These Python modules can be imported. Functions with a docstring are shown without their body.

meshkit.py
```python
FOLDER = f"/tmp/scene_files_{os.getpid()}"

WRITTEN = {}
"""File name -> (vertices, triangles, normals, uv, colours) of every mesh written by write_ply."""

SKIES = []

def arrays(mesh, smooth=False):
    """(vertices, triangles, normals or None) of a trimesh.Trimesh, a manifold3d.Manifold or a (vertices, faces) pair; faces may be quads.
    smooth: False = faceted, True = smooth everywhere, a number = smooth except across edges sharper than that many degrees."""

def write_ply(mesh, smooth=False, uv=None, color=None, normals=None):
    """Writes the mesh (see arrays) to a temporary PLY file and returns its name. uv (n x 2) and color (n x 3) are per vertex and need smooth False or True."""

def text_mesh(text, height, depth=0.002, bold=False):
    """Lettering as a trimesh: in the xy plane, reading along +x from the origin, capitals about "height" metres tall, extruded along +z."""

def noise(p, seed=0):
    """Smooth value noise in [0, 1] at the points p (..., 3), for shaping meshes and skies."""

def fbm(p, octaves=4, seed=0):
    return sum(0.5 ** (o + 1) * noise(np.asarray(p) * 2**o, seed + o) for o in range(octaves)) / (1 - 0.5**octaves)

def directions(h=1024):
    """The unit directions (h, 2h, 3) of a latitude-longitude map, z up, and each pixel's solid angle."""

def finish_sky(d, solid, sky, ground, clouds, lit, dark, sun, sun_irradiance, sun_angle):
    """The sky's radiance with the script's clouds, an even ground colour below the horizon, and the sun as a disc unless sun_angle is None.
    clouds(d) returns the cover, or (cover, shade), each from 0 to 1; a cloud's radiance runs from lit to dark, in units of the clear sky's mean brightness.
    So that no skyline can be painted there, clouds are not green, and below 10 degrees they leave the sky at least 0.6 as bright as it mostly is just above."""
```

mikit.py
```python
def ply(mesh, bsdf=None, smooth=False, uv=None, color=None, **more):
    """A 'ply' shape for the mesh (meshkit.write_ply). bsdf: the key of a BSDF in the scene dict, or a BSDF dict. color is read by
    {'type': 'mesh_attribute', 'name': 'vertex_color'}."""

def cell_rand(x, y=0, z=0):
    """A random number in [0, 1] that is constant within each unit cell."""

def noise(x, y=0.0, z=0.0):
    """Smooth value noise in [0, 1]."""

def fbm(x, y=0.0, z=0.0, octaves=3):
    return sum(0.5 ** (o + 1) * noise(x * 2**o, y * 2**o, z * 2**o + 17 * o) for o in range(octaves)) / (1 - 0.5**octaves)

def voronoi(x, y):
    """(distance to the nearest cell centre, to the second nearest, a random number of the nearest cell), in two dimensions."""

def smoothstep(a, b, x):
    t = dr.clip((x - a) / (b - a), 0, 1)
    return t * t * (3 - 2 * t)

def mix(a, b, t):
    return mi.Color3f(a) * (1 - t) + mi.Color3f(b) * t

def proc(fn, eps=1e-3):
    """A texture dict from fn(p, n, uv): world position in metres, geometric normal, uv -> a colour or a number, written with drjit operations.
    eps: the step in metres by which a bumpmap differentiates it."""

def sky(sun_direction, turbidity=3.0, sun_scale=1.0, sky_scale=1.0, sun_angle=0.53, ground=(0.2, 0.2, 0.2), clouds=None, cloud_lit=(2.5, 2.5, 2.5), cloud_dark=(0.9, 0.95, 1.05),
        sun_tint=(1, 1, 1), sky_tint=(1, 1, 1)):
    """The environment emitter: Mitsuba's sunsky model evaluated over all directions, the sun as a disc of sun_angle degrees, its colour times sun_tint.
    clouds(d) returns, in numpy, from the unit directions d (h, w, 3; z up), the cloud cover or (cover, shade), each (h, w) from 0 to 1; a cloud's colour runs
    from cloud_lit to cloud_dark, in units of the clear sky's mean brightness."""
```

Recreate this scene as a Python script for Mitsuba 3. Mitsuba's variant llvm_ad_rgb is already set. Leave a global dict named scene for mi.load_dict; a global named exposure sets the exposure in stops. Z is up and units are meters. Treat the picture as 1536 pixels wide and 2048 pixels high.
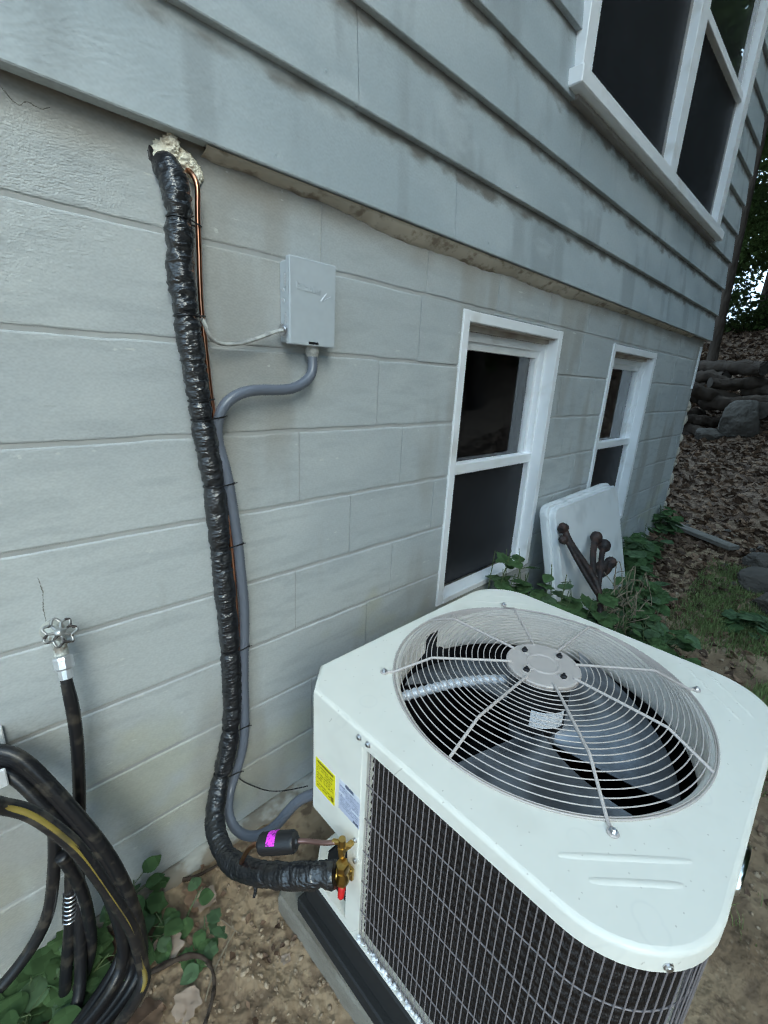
import math, random
import numpy as np, trimesh, mitsuba as mi, drjit as dr
import mikit, meshkit
from mikit import proc, noise, fbm, smoothstep, mix, cell_rand, voronoi
from scipy.interpolate import CubicSpline
from shapely.geometry import Polygon, box as sbox, Point
T = mi.ScalarTransform4f
rng = np.random.default_rng(7)
random.seed(7)

# ------------------------------------------------------------------ camera, sky, exposure
scene, labels = {}, {}
exposure = 2.84
CAM = [0.0, -1.0426, 1.3747]
FWD, UP = [0.6729, 0.6804, -0.2902], [0.1657, 0.2437, 0.9556]
scene['camera'] = {'type': 'perspective', 'fov': 81.104, 'fov_axis': 'x', 'near_clip': 0.02, 'far_clip': 600.0,
                   'to_world': T().look_at(origin=CAM, target=[CAM[i] + FWD[i] for i in range(3)], up=UP)}
scene['sky'] = mikit.sky([-0.25, -0.78, 0.58], turbidity=4, sun_scale=0.42, sun_angle=36, sun_tint=(0.78, 1.0, 1.25), clouds=lambda d: 1.0,
                         cloud_lit=(1.70, 2.46, 3.12), cloud_dark=(1.0, 1.1, 1.2))

# ------------------------------------------------------------------ helpers
def rgb(c): return {'type': 'rgb', 'value': list(c)}
def tex(c): return proc(c) if callable(c) else rgb(c)
def mat(name, color, rough=0.6, bump=None, height=0.001, eps=1e-3, **kw):
    b = {'type': 'principled', 'base_color': tex(color), 'roughness': rough if not callable(rough) else proc(rough), **kw}
    if bump is not None:
        b = {'type': 'bumpmap', 'bump_texture': proc(bump, eps), 'scale': height, 'bsdf': b}
    scene['bsdf_' + name] = {'type': 'twosided', 'bsdf': b}
    return name
used = {}
def numbered(key):
    if key not in used:
        used[key] = 0
        return key
    used[key] += 1
    return f'{key}_{used[key]:03d}'
def add(name, mesh, bsdf, parent=None, smooth=30, shape=None, to_world=None):
    key = numbered(parent + '__' + name if parent else name)
    d = dict(shape) if shape is not None else mikit.ply(mesh, None, smooth=smooth)
    if bsdf is not None: d['bsdf'] = {'type': 'ref', 'id': 'bsdf_' + bsdf}
    if to_world is not None: d['to_world'] = to_world
    scene[key] = d
    return key
def thing(name, label, cat, group=None):
    key = numbered(name)
    labels[key] = {'label': label, 'category': cat}
    if group: labels[key]['group'] = group
    return key
def tag(key, label=None, cat=None, group=None, kind=None):
    d = {}
    if label: d['label'] = label
    if cat: d['category'] = cat
    if group: d['group'] = group
    if kind: d['kind'] = kind
    labels[key] = d
    return key
def cat_(*ms): return trimesh.util.concatenate([m for m in ms if m is not None])
def mk(v, f): return trimesh.Trimesh(np.asarray(v, float), np.asarray(f, int), process=False)
def box(x0, x1, y0, y1, z0, z1, b=0.0):
    if b <= 0:
        return trimesh.creation.box(bounds=[[x0, y0, z0], [x1, y1, z1]])
    pts = []
    for sx in (0, 1):
        for sy in (0, 1):
            for sz in (0, 1):
                c = np.array([(x0, x1)[sx], (y0, y1)[sy], (z0, z1)[sz]])
                s = np.array([1 - 2 * sx, 1 - 2 * sy, 1 - 2 * sz]) * b
                for k in range(3):
                    o = s.copy(); o[k] = 0; pts.append(c + o)
    return trimesh.convex.convex_hull(np.array(pts))
def spline(pts, n):
    p = np.asarray(pts, float)
    s = np.r_[0, np.cumsum(np.linalg.norm(np.diff(p, axis=0), axis=1))]
    return CubicSpline(s, p)(np.linspace(0, s[-1], n))
def frames(p, closed=False):
    t = np.gradient(p, axis=0)
    if closed: t = np.roll(p, -1, 0) - np.roll(p, 1, 0)
    t /= np.linalg.norm(t, axis=1, keepdims=True) + 1e-12
    a = np.zeros_like(p)
    r = np.array([0, -1.0, 0.3]); r = r - t[0] * (r @ t[0])
    if np.linalg.norm(r) < 0.1: r = np.array([1.0, 0, 0]) - t[0] * t[0][0]
    a[0] = r / np.linalg.norm(r)
    for i in range(1, len(p)):
        r = a[i - 1] - t[i] * (a[i - 1] @ t[i]); a[i] = r / (np.linalg.norm(r) + 1e-12)
    return t, a, np.cross(t, a)
def tube(pts, r, sides=8, closed=False, caps=True, flat=1.0, warp=None):
    p = np.asarray(pts, float); n = len(p)
    t, a, b = frames(p, closed)
    ang = np.arange(sides) * 2 * np.pi / sides
    R = np.broadcast_to(np.asarray(r, float).reshape(-1, 1) if np.ndim(r) == 1 else np.asarray(r, float), (n, sides)).copy()
    if warp is not None: R = R + warp
    v = p[:, None] + R[..., None] * (np.cos(ang)[None, :, None] * a[:, None] + flat * np.sin(ang)[None, :, None] * b[:, None])
    m = n if closed else n - 1
    i, j = np.meshgrid(np.arange(m), np.arange(sides), indexing='ij')
    q = np.stack([i * sides + j, i * sides + (j + 1) % sides, ((i + 1) % n) * sides + (j + 1) % sides, ((i + 1) % n) * sides + j], -1).reshape(-1, 4)
    f = np.vstack([q[:, [0, 1, 2]], q[:, [0, 2, 3]]])
    v = v.reshape(-1, 3)
    if caps and not closed:
        v = np.vstack([v, p[0], p[-1]]); k = np.arange(sides); e = (n - 1) * sides
        f = np.vstack([f, np.c_[(k + 1) % sides, k, k * 0 + n * sides], np.c_[e + k, e + (k + 1) % sides, k * 0 + n * sides + 1]])
    return mk(v, f)
def rod(a, b, r, sides=8): return tube(np.array([a, b], float), r, sides)
def lathe(profile, n=48, center=(0, 0, 0)):
    pr = np.asarray(profile, float); ang = np.arange(n) * 2 * np.pi / n
    v = np.stack([pr[:, None, 0] * np.cos(ang), pr[:, None, 0] * np.sin(ang), np.broadcast_to(pr[:, None, 1], (len(pr), n))], -1).reshape(-1, 3) + center
    i, j = np.meshgrid(np.arange(len(pr) - 1), np.arange(n), indexing='ij')
    q = np.stack([i * n + j, i * n + (j + 1) % n, (i + 1) * n + (j + 1) % n, (i + 1) * n + j], -1).reshape(-1, 4)
    return mk(v, np.vstack([q[:, [0, 1, 2]], q[:, [0, 2, 3]]]))
def orient(m, axis, at):
    z = np.asarray(axis, float); z = z / np.linalg.norm(z)
    M = trimesh.geometry.align_vectors([0, 0, 1], z); M = M.copy(); M[:3, 3] = at
    m = m.copy(); m.apply_transform(M); return m
def prism(n, r, h, axis, at, r2=None):
    r2 = r if r2 is None else r2
    return orient(lathe([(0, 0), (r, 0), (r, h * .85), (r2 * .9, h), (0, h)], n), axis, at)
def rock(c, r, seed, sub=5):
    m = trimesh.creation.icosphere(subdivisions=sub); v = m.vertices.copy(); q = np.random.default_rng(seed)
    for _ in range(16):
        d = q.normal(0, 1, 3); d /= np.linalg.norm(d); h = q.uniform(.62, .92); t = v @ d; v -= np.clip(t - h, 0, None)[:, None] * d * .9
    v *= (1 + .16 * (meshkit.fbm(v * 3 + seed, 4, seed) - .5) + .07 * (meshkit.fbm(v * 12 + seed, 3, seed) - .5))[:, None]
    return mk(v * np.asarray(r) + c, m.faces)
def blob(c, r, seed, amp=0.25, sub=3, freq=1.6):
    m = trimesh.creation.icosphere(subdivisions=sub)
    d = meshkit.fbm(m.vertices * freq + seed * 7.3, 4, seed) - 0.5
    v = m.vertices * (1 + 2 * amp * d[:, None]) * np.asarray(r) + c
    return mk(v, m.faces)

# ------------------------------------------------------------------ materials
def block_color(p, n, uv):
    a = fbm(p.x * 2.3, p.y * 2.3 + 3, p.z * 3.1, 4)
    b = fbm(p.x * 9, 5.0, p.z * 40, 3)
    c = noise(p.x * 260, p.y * 260, p.z * 320)
    col = mix((0.385, 0.410, 0.415), (0.44, 0.463, 0.460), smoothstep(0.35, 0.65, a))
    col = mix(col, (0.335, 0.36, 0.365), 0.4 * smoothstep(0.5, 0.75, b))
    lich = fbm(p.x * 5 + 20, 1.0, p.z * 5, 4) * smoothstep(1.2, 0.3, p.z)
    col = mix(col, (0.41, 0.41, 0.31), 0.5 * smoothstep(0.42, 0.62, lich))
    stain = fbm(p.x * 6.5, 9.0, p.z * 1.2, 4)
    col = mix(col, (0.29, 0.275, 0.245), 0.55 * smoothstep(0.5, 0.72, stain))
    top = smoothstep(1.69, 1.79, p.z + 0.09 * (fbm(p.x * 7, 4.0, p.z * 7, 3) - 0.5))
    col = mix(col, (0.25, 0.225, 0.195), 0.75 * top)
    scuff = smoothstep(0.80, 0.88, fbm(p.x * 34 + 9, 2.0, p.z * 60, 4))
    col = mix(col, (0.56, 0.57, 0.54), 0.6 * scuff)
    return col * (0.93 + 0.14 * c)
def block_bump(p, n, uv):
    s = noise(p.x * 60, 0.0, p.z * 430) * 0.34 + noise(p.x * 140, 3.0, p.z * 700) * 0.3 + noise(p.x * 420, 7.0, p.z * 460) * 0.5
    return s * (0.35 + noise(p.x * 5, 1.0, p.z * 6)) + 1.0 * fbm(p.x * 14, 2.0, p.z * 14, 3)
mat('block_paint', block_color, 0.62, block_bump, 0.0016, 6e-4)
mat('joint_paint', lambda p, n, uv: mix((0.30, 0.305, 0.30), (0.39, 0.40, 0.39), fbm(p.x * 12, 1.0, p.z * 40, 3)), 0.75)
def siding_color(p, n, uv):
    a = fbm(p.x * 2.0, 3.0, p.z * 3.0, 4)
    col = mix((0.325, 0.370, 0.390), (0.395, 0.435, 0.450), smoothstep(0.3, 0.7, a))
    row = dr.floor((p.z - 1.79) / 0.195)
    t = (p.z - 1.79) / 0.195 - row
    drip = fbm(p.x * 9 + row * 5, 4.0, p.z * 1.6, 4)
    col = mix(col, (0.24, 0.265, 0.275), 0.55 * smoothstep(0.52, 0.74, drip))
    lap_shade_grime = fbm(p.x * 14, 8.0, p.z * 22, 4)
    col = mix(col, (0.13, 0.115, 0.10), 0.85 * smoothstep(0.76, 0.98, t + 0.4 * (lap_shade_grime - 0.5)))  # lap shadow painted into the colour, with brown grime, under each board edge
    col = mix(col, (0.42, 0.46, 0.475), 0.5 * smoothstep(0.62, 0.8, fbm(p.x * 5, 12.0, p.z * 9, 4)))
    return col * (0.94 + 0.12 * noise(p.x * 240, p.y * 240, p.z * 240))
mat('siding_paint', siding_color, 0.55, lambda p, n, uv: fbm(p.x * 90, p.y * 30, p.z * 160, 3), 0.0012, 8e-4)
mat('trim_white', lambda p, n, uv: mix((0.74, 0.75, 0.76), (0.55, 0.53, 0.49), 0.6 * smoothstep(0.58, 0.8, fbm(p.x * 9, p.y * 9, p.z * 9, 4))), 0.45)
mat('weathered_trim', lambda p, n, uv: mix((0.46, 0.41, 0.35), (0.28, 0.22, 0.18), smoothstep(0.35, 0.7, fbm(p.x * 12, p.y * 30, p.z * 12, 4))), 0.6)
mat('sash_grey', lambda p, n, uv: mix((0.30, 0.29, 0.28), (0.20, 0.18, 0.165), fbm(p.x * 9, p.y * 9, p.z * 9, 4)), 0.5)
mat('caulk_dark', (0.17, 0.165, 0.15), 0.9)
mat('caulk', lambda p, n, uv: mix((0.42, 0.37, 0.30), (0.20, 0.16, 0.12), smoothstep(0.5, 0.75, fbm(p.x * 30, p.y * 30, p.z * 40, 4))), 0.8)
mat('room_dark', (0.008, 0.008, 0.009), 0.9)
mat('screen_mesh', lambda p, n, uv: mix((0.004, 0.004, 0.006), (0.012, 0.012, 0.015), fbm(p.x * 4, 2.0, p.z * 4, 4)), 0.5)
scene['bsdf_window_glass'] = {'type': 'thindielectric', 'int_ior': 1.5}
def unit_color(p, n, uv):
    col = mix((0.75, 0.735, 0.665), (0.69, 0.67, 0.60), 0.6 * smoothstep(0.5, 0.8, fbm(p.x * 13, p.y * 13, p.z * 13, 5)))
    v = voronoi(p.x * 34, p.y * 34 + p.z * 21)
    col = mix(col, (0.42, 0.39, 0.33), 0.55 * smoothstep(0.05, 0.025, v[0]) * smoothstep(0.55, 0.6, v[2]))
    ring = smoothstep(0.05, 0.0, dr.abs(voronoi(p.x * 15 + 3, p.y * 15 + p.z * 9)[0] - 0.26))
    return mix(col, (0.66, 0.655, 0.60), 0.35 * ring * smoothstep(0.45, 0.7, fbm(p.x * 8, p.y * 8, 3.0, 3)))
mat('unit_paint', unit_color, lambda p, n, uv: 0.30 + 0.16 * fbm(p.x * 9, p.y * 9, p.z * 9, 4),
    lambda p, n, uv: noise(p.x * 700, p.y * 700, p.z * 700), 0.00006, 3e-4)
mat('guard_paint', (0.46, 0.41, 0.385), 0.36, metallic=0.0, clearcoat=0.3)
mat('wire_paint', (0.215, 0.19, 0.195), 0.36)
mat('orifice_paint', (0.74, 0.70, 0.64), 0.5)
def coil_color(p, n, uv): return mix((0.010, 0.008, 0.008), (0.040, 0.031, 0.028), noise((p.x + p.y) * 900, (p.x - p.y) * 900, p.z * 20))
mat('coil_fins', coil_color, 0.42, lambda p, n, uv: noise((p.x + p.y) * 520, (p.x - p.y) * 520, 0.0), 0.002, 4e-4, metallic=0.35)
mat('black_metal', (0.012, 0.012, 0.014), 0.4)
mat('blade_metal', lambda p, n, uv: mix((0.30, 0.33, 0.38), (0.14, 0.15, 0.17), smoothstep(.35, .65, fbm(p.x * 11, p.y * 11, p.z * 11, 4))), 0.32, metallic=0.7)
mat('zinc', (0.62, 0.62, 0.64), 0.28, metallic=1.0)
mat('chrome', (0.85, 0.86, 0.88), 0.12, metallic=1.0)
mat('brass', (0.50, 0.33, 0.10), 0.3, lambda p, n, uv: fbm(p.x * 150, p.y * 150, p.z * 150, 2), 0.0006, 5e-4, metallic=1.0)
mat('copper', lambda p, n, uv: mix((0.72, 0.33, 0.19), (0.42, 0.20, 0.13), fbm(p.x * 30, p.y * 30, p.z * 14, 3)), 0.26, metallic=1.0)
mat('dull_copper', (0.36, 0.22, 0.20), 0.35, metallic=0.9)
mat('red_plastic', (0.55, 0.015, 0.015), 0.35)
mat('bolt_dark', (0.03, 0.03, 0.035), 0.3, metallic=0.6)
mat('tape_black', lambda p, n, uv: mix((0.006, 0.0065, 0.008), (0.013, 0.014, 0.018), noise(p.x * 60, p.y * 60, p.z * 90)), 0.24,
    lambda p, n, uv: fbm(p.x * 120, p.y * 120, p.z * 260, 3), 0.0026, 5e-4, clearcoat=1.0, clearcoat_gloss=0.92, specular=0.65)
mat('tie_black', (0.010, 0.010, 0.011), 0.35)
mat('conduit_grey', (0.125, 0.14, 0.172), 0.28)
mat('whip_silver', (0.55, 0.58, 0.63), 0.3, metallic=0.2)
mat('box_grey', lambda p, n, uv: mix((0.43, 0.47, 0.495), (0.39, 0.425, 0.45), fbm(p.x * 60, p.y * 60, p.z * 60, 3)), 0.42)
mat('cable_grey', lambda p, n, uv: mix((0.40, 0.40, 0.38), (0.24, 0.24, 0.23), smoothstep(0.4, 0.7, fbm(p.x * 60, 1.0, p.z * 60, 3))), 0.45)
mat('foam', lambda p, n, uv: mix((0.84, 0.81, 0.68), (0.60, 0.50, 0.38), smoothstep(0.52, 0.82, fbm(p.x * 26, p.y * 26, (p.z - 1.6) * 22, 4))), 0.8,
    lambda p, n, uv: fbm(p.x * 90, p.y * 90, p.z * 90, 4), 0.004)
mat('rubber_black', lambda p, n, uv: mix((0.011, 0.011, 0.013), (0.045, 0.039, 0.032), smoothstep(0.5, 0.78, fbm(p.x * 40, p.y * 40, p.z * 40, 4))), 0.36)
mat('stripe_yellow', lambda p, n, uv: mix((0.22, 0.16, 0.03), (0.09, 0.07, 0.025), smoothstep(0.4, 0.7, fbm(p.x * 20, p.y * 20, p.z * 20, 3))), 0.6)
mat('spigot_paint', lambda p, n, uv: mix((0.40, 0.41, 0.38), (0.20, 0.17, 0.14), smoothstep(0.5, 0.68, fbm(p.x * 70, p.y * 70, p.z * 70, 3))), 0.4)
mat('coupling_metal', (0.66, 0.68, 0.71), 0.28, metallic=0.7)
mat('wheel_metal', lambda p, n, uv: mix((0.36, 0.36, 0.35), (0.07, 0.06, 0.055), smoothstep(0.42, 0.6, fbm(p.x * 90, p.y * 90, p.z * 90, 3))), 0.32, metallic=0.6)
def concrete_color(p, n, uv):
    return mix((0.235, 0.225, 0.195), (0.135, 0.115, 0.09), fbm(p.x * 20, p.y * 20, p.z * 20, 4)) * (0.9 + 0.2 * noise(p.x * 300, p.y * 300, p.z * 300))
mat('concrete', concrete_color, 0.85, lambda p, n, uv: fbm(p.x * 120, p.y * 120, p.z * 120, 4), 0.003)
mat('footing_paint', lambda p, n, uv: mix((0.36, 0.36, 0.33), (0.20, 0.175, 0.14), smoothstep(0.38, 0.6, fbm(p.x * 16, p.y * 16, p.z * 26, 4))), 0.8,
    lambda p, n, uv: fbm(p.x * 60, p.y * 60, p.z * 60, 4), 0.006)
mat('pad_black', (0.012, 0.013, 0.014), 0.7, lambda p, n, uv: noise(p.x * 500, p.y * 500, p.z * 500), 0.0004, 4e-4)
def label_rows(p, ink, paper, y0, y1, z0, z1, rows, s):
    u, v = (p.y - y0) / (y1 - y0), (p.z - z0) / (z1 - z0)
    row = dr.floor(v * rows); fr = v * rows - row
    on = (noise(u * s, row * 7.7, 1.0) > 0.36) & (fr > 0.3) & (fr < 0.72) & (u > 0.07) & (u < 0.93)
    on = on & (cell_rand(row, 3, s) > 0.18)
    return u, v, on
def yellow_label(p, n, uv):
    u, v, on = label_rows(p, 0, 0, -0.398, -0.466, 0.484, 0.566, 12, 30)
    on = (on & (v < 0.83) & (v > 0.1) & ((u < 0.78) | (v > 0.3))) | ((v > 0.88) & (v < 0.955) & (u > 0.1) & (u < 0.92)) | ((u > 0.8) & (v < 0.22) & (v > 0.06) & (u < 0.95))
    return dr.select(on, mi.Color3f(0.22, 0.17, 0.01), mi.Color3f(0.72, 0.64, 0.015))
mat('yellow_paper', yellow_label, 0.4)
def data_label(p, n, uv):
    u, v, on = label_rows(p, 0, 0, -0.480, -0.546, 0.494, 0.572, 14, 22)
    band = (v > 0.86) | ((v > 0.55) & (v < 0.62) & (u < 0.3)) | ((v > 0.36) & (v < 0.41) & (u > 0.6))
    logo = (u > 0.72) & (v < 0.11) & (u < 0.97) & (v > 0.02)
    c = dr.select(on, mi.Color3f(0.24, 0.27, 0.38), mi.Color3f(0.47, 0.50, 0.62))
    c = dr.select(band, mi.Color3f(0.64, 0.67, 0.74), c)
    return dr.select(logo | ((v > 0.9) & (u > 0.3) & (u < 0.7)), mi.Color3f(0.12, 0.14, 0.20), c)
mat('data_paper', data_label, 0.4)
mat('pink_paper', lambda p, n, uv: dr.select((noise(p.z * 420, p.y * 420, 3.0) > 0.62) & (noise(p.x * 160, p.z * 160, 1.0) > 0.45), mi.Color3f(0.25, 0.02, 0.25), mi.Color3f(0.86, 0.05, 0.80)), 0.5)
mat('tag_white', (0.80, 0.82, 0.86), 0.4)
mat('table_plastic', lambda p, n, uv: mix((0.66, 0.68, 0.69), (0.54, 0.56, 0.57), smoothstep(0.5, 0.8, fbm(p.x * 7, p.y * 7, p.z * 5, 4))), 0.42,
    lambda p, n, uv: noise(p.x * 260, p.y * 260, p.z * 260), 0.0004)
mat('rust_iron', lambda p, n, uv: mix((0.018, 0.014, 0.014), (0.05, 0.026, 0.020), smoothstep(0.4, 0.7, fbm(p.x * 30, p.y * 30, p.z * 30, 4))), 0.6,
    lambda p, n, uv: fbm(p.x * 90, p.y * 90, p.z * 90, 4), 0.004)
def soil_color(p, n, uv):
    a = fbm(p.x * 4, p.y * 4, 0.0, 4); b = fbm(p.x * 34, p.y * 34, 5.0, 4); v = voronoi(p.x * 70, p.y * 70)
    col = mix((0.20, 0.135, 0.083), (0.315, 0.23, 0.148), smoothstep(0.3, 0.7, a))
    col = mix(col, (0.12, 0.08, 0.052), 0.7 * smoothstep(0.48, 0.7, b))
    col = mix(col, (0.36, 0.28, 0.20), 0.35 * smoothstep(0.9, 0.95, v[2]) * smoothstep(0.36, 0.2, v[0]))
    hill = smoothstep(4.0, 6.0, p.x)
    vv = voronoi(p.x * 16 + 3 * p.y, p.y * 16)
    lit = mix((0.085, 0.055, 0.038), (0.20, 0.14, 0.10), vv[2])
    return mix(col, lit, hill)
mat('soil', soil_color, 0.95, lambda p, n, uv: fbm(p.x * 60, p.y * 60, 0.0, 5), 0.012, 1e-3)
def dead_leaf_color(p, n, uv):
    k = cell_rand(dr.floor(p.x * 14), dr.floor(p.y * 14), 2)
    return mix((0.060, 0.034, 0.021), (0.235, 0.148, 0.095), k * k) * (0.75 + 0.5 * noise(p.x * 90, p.y * 90, p.z * 90))
mat('dead_leaf', dead_leaf_color, 0.8)
mat('pale_dead_leaf', lambda p, n, uv: mix((0.27, 0.19, 0.14), (0.36, 0.29, 0.235), fbm(p.x * 40, p.y * 40, 1.0, 3)), 0.8)
mat('twig', lambda p, n, uv: mix((0.30, 0.25, 0.18), (0.17, 0.13, 0.09), fbm(p.x * 30, p.y * 30, p.z * 30, 3)), 0.8)
mat('crumb', lambda p, n, uv: mix((0.18, 0.125, 0.082), (0.36, 0.28, 0.20), cell_rand(dr.floor(p.x * 45), dr.floor(p.y * 45), 1)), 0.95)
def leafm(name, c0, c1, f, rough=0.42, tr=0.35):
    scene['bsdf_' + name] = {'type': 'principledthin', 'base_color': proc(lambda p, n, uv: mix(c0, c1, fbm(p.x * f, p.y * f, p.z * f, 3)) * (0.75 + 0.5 * cell_rand(dr.floor(p.x * 2.6 * f), dr.floor(p.y * 2.6 * f), dr.floor(p.z * 2.6 * f)))),
                   'roughness': rough, 'diff_trans': tr}
leafm('weed_leaf', (0.045, 0.085, 0.038), (0.10, 0.17, 0.07), 18)
leafm('weed_leaf_pale', (0.06, 0.11, 0.055), (0.12, 0.18, 0.10), 18)
leafm('tree_leaf', (0.022, 0.038, 0.014), (0.085, 0.12, 0.038), 1.3, 0.5, 0.6)
leafm('grass_blade', (0.13, 0.19, 0.075), (0.26, 0.32, 0.13), 5, 0.5, 0.5)
mat('weed_stem', (0.085, 0.12, 0.05), 0.5)
mat('bark', lambda p, n, uv: mix((0.022, 0.015, 0.011), (0.070, 0.048, 0.034), fbm(p.x * 14, p.y * 14, p.z * 3, 4)), 0.9,
    lambda p, n, uv: fbm(p.x * 30, p.y * 30, p.z * 6, 4), 0.05, 4e-3)
mat('log_end', lambda p, n, uv: mix((0.03, 0.024, 0.02), (0.08, 0.062, 0.05), fbm(p.x * 20, p.y * 20, p.z * 20, 3)), 0.9)
mat('stone', lambda p, n, uv: mix((0.045, 0.038, 0.032), (0.10, 0.086, 0.072), fbm(p.x * 9, p.y * 9, p.z * 9, 5)), 0.85,
    lambda p, n, uv: fbm(p.x * 24, p.y * 24, p.z * 24, 4), 0.01, 3e-3)
mat('old_board', lambda p, n, uv: mix((0.10, 0.09, 0.078), (0.17, 0.155, 0.135), fbm(p.x * 40, p.y * 6, p.z * 40, 4)), 0.8)

# ------------------------------------------------------------------ ground
HX = np.array([-80, 3.0, 5.0, 8.5, 11.5, 16, 22, 40, 120.])
HZ = np.array([0, 0.0, 0.17, 0.86, 1.60, 3.05, 3.4, 4.0, 6.0])
def ground_z(x, y, fine=True):
    x, y = np.asarray(x, float), np.asarray(y, float)
    z = np.interp(x, HX, HZ) + 0.04 * np.clip(x - 3.5, 0, 2) * (meshkit.noise(np.stack([x * 1.3, y * 1.3, x * 0], -1), 3) - 0.5) * 2
    z = z - 0.015 + 0.05 * (meshkit.fbm(np.stack([x * 2.2, y * 2.2, x * 0], -1), 3, 5) - 0.5)
    if fine:
        z = z + 0.026 * (meshkit.fbm(np.stack([x * 16, y * 16, x * 0], -1), 4, 9) - 0.5) + 0.012 * (meshkit.fbm(np.stack([x * 70, y * 70, x * 0], -1), 3, 2) - 0.5)
    z = z + 0.35 * np.clip(x - 6, 0, 30) / 10 * (meshkit.fbm(np.stack([x * .5, y * .5, x * 0], -1), 3, 11) - 0.5)
    # soil lies a little higher against the wall beyond the unit, lower under the pads
    inpad = (x > 0.45) & (x < 1.22) & (y < -0.28) & (y > -1.08)
    return np.where(inpad, np.minimum(z, 0.005), z)
gx = np.r_[np.linspace(-90, -2, 12)[:-1], np.linspace(-2, -0.4, 20)[:-1], np.linspace(-0.4, 0.6, 150)[:-1], np.linspace(0.6, 2.0, 90)[:-1], np.linspace(2.0, 5.5, 130)[:-1], np.linspace(5.5, 18, 130)[:-1], np.linspace(18, 120, 25)]
gy = np.r_[np.linspace(-90, -3, 14)[:-1], np.linspace(-3, -1.6, 24)[:-1], np.linspace(-1.6, -0.5, 90)[:-1], np.linspace(-0.5, 0.05, 80)[:-1], np.linspace(0.05, 6, 50)[:-1], np.linspace(6, 90, 14)]
GX, GY = np.meshgrid(gx, gy, indexing='ij')
gv = np.stack([GX, GY, ground_z(GX, GY)], -1).reshape(-1, 3)
ii, jj = np.meshgrid(np.arange(len(gx) - 1), np.arange(len(gy) - 1), indexing='ij'); w = len(gy)
gq = np.stack([ii * w + jj, (ii + 1) * w + jj, (ii + 1) * w + jj + 1, ii * w + jj + 1], -1).reshape(-1, 4)
tag(add('ground', mk(gv, np.vstack([gq[:, [0, 1, 2]], gq[:, [0, 2, 3]]])), 'soil', smooth=True), kind='structure')

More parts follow.
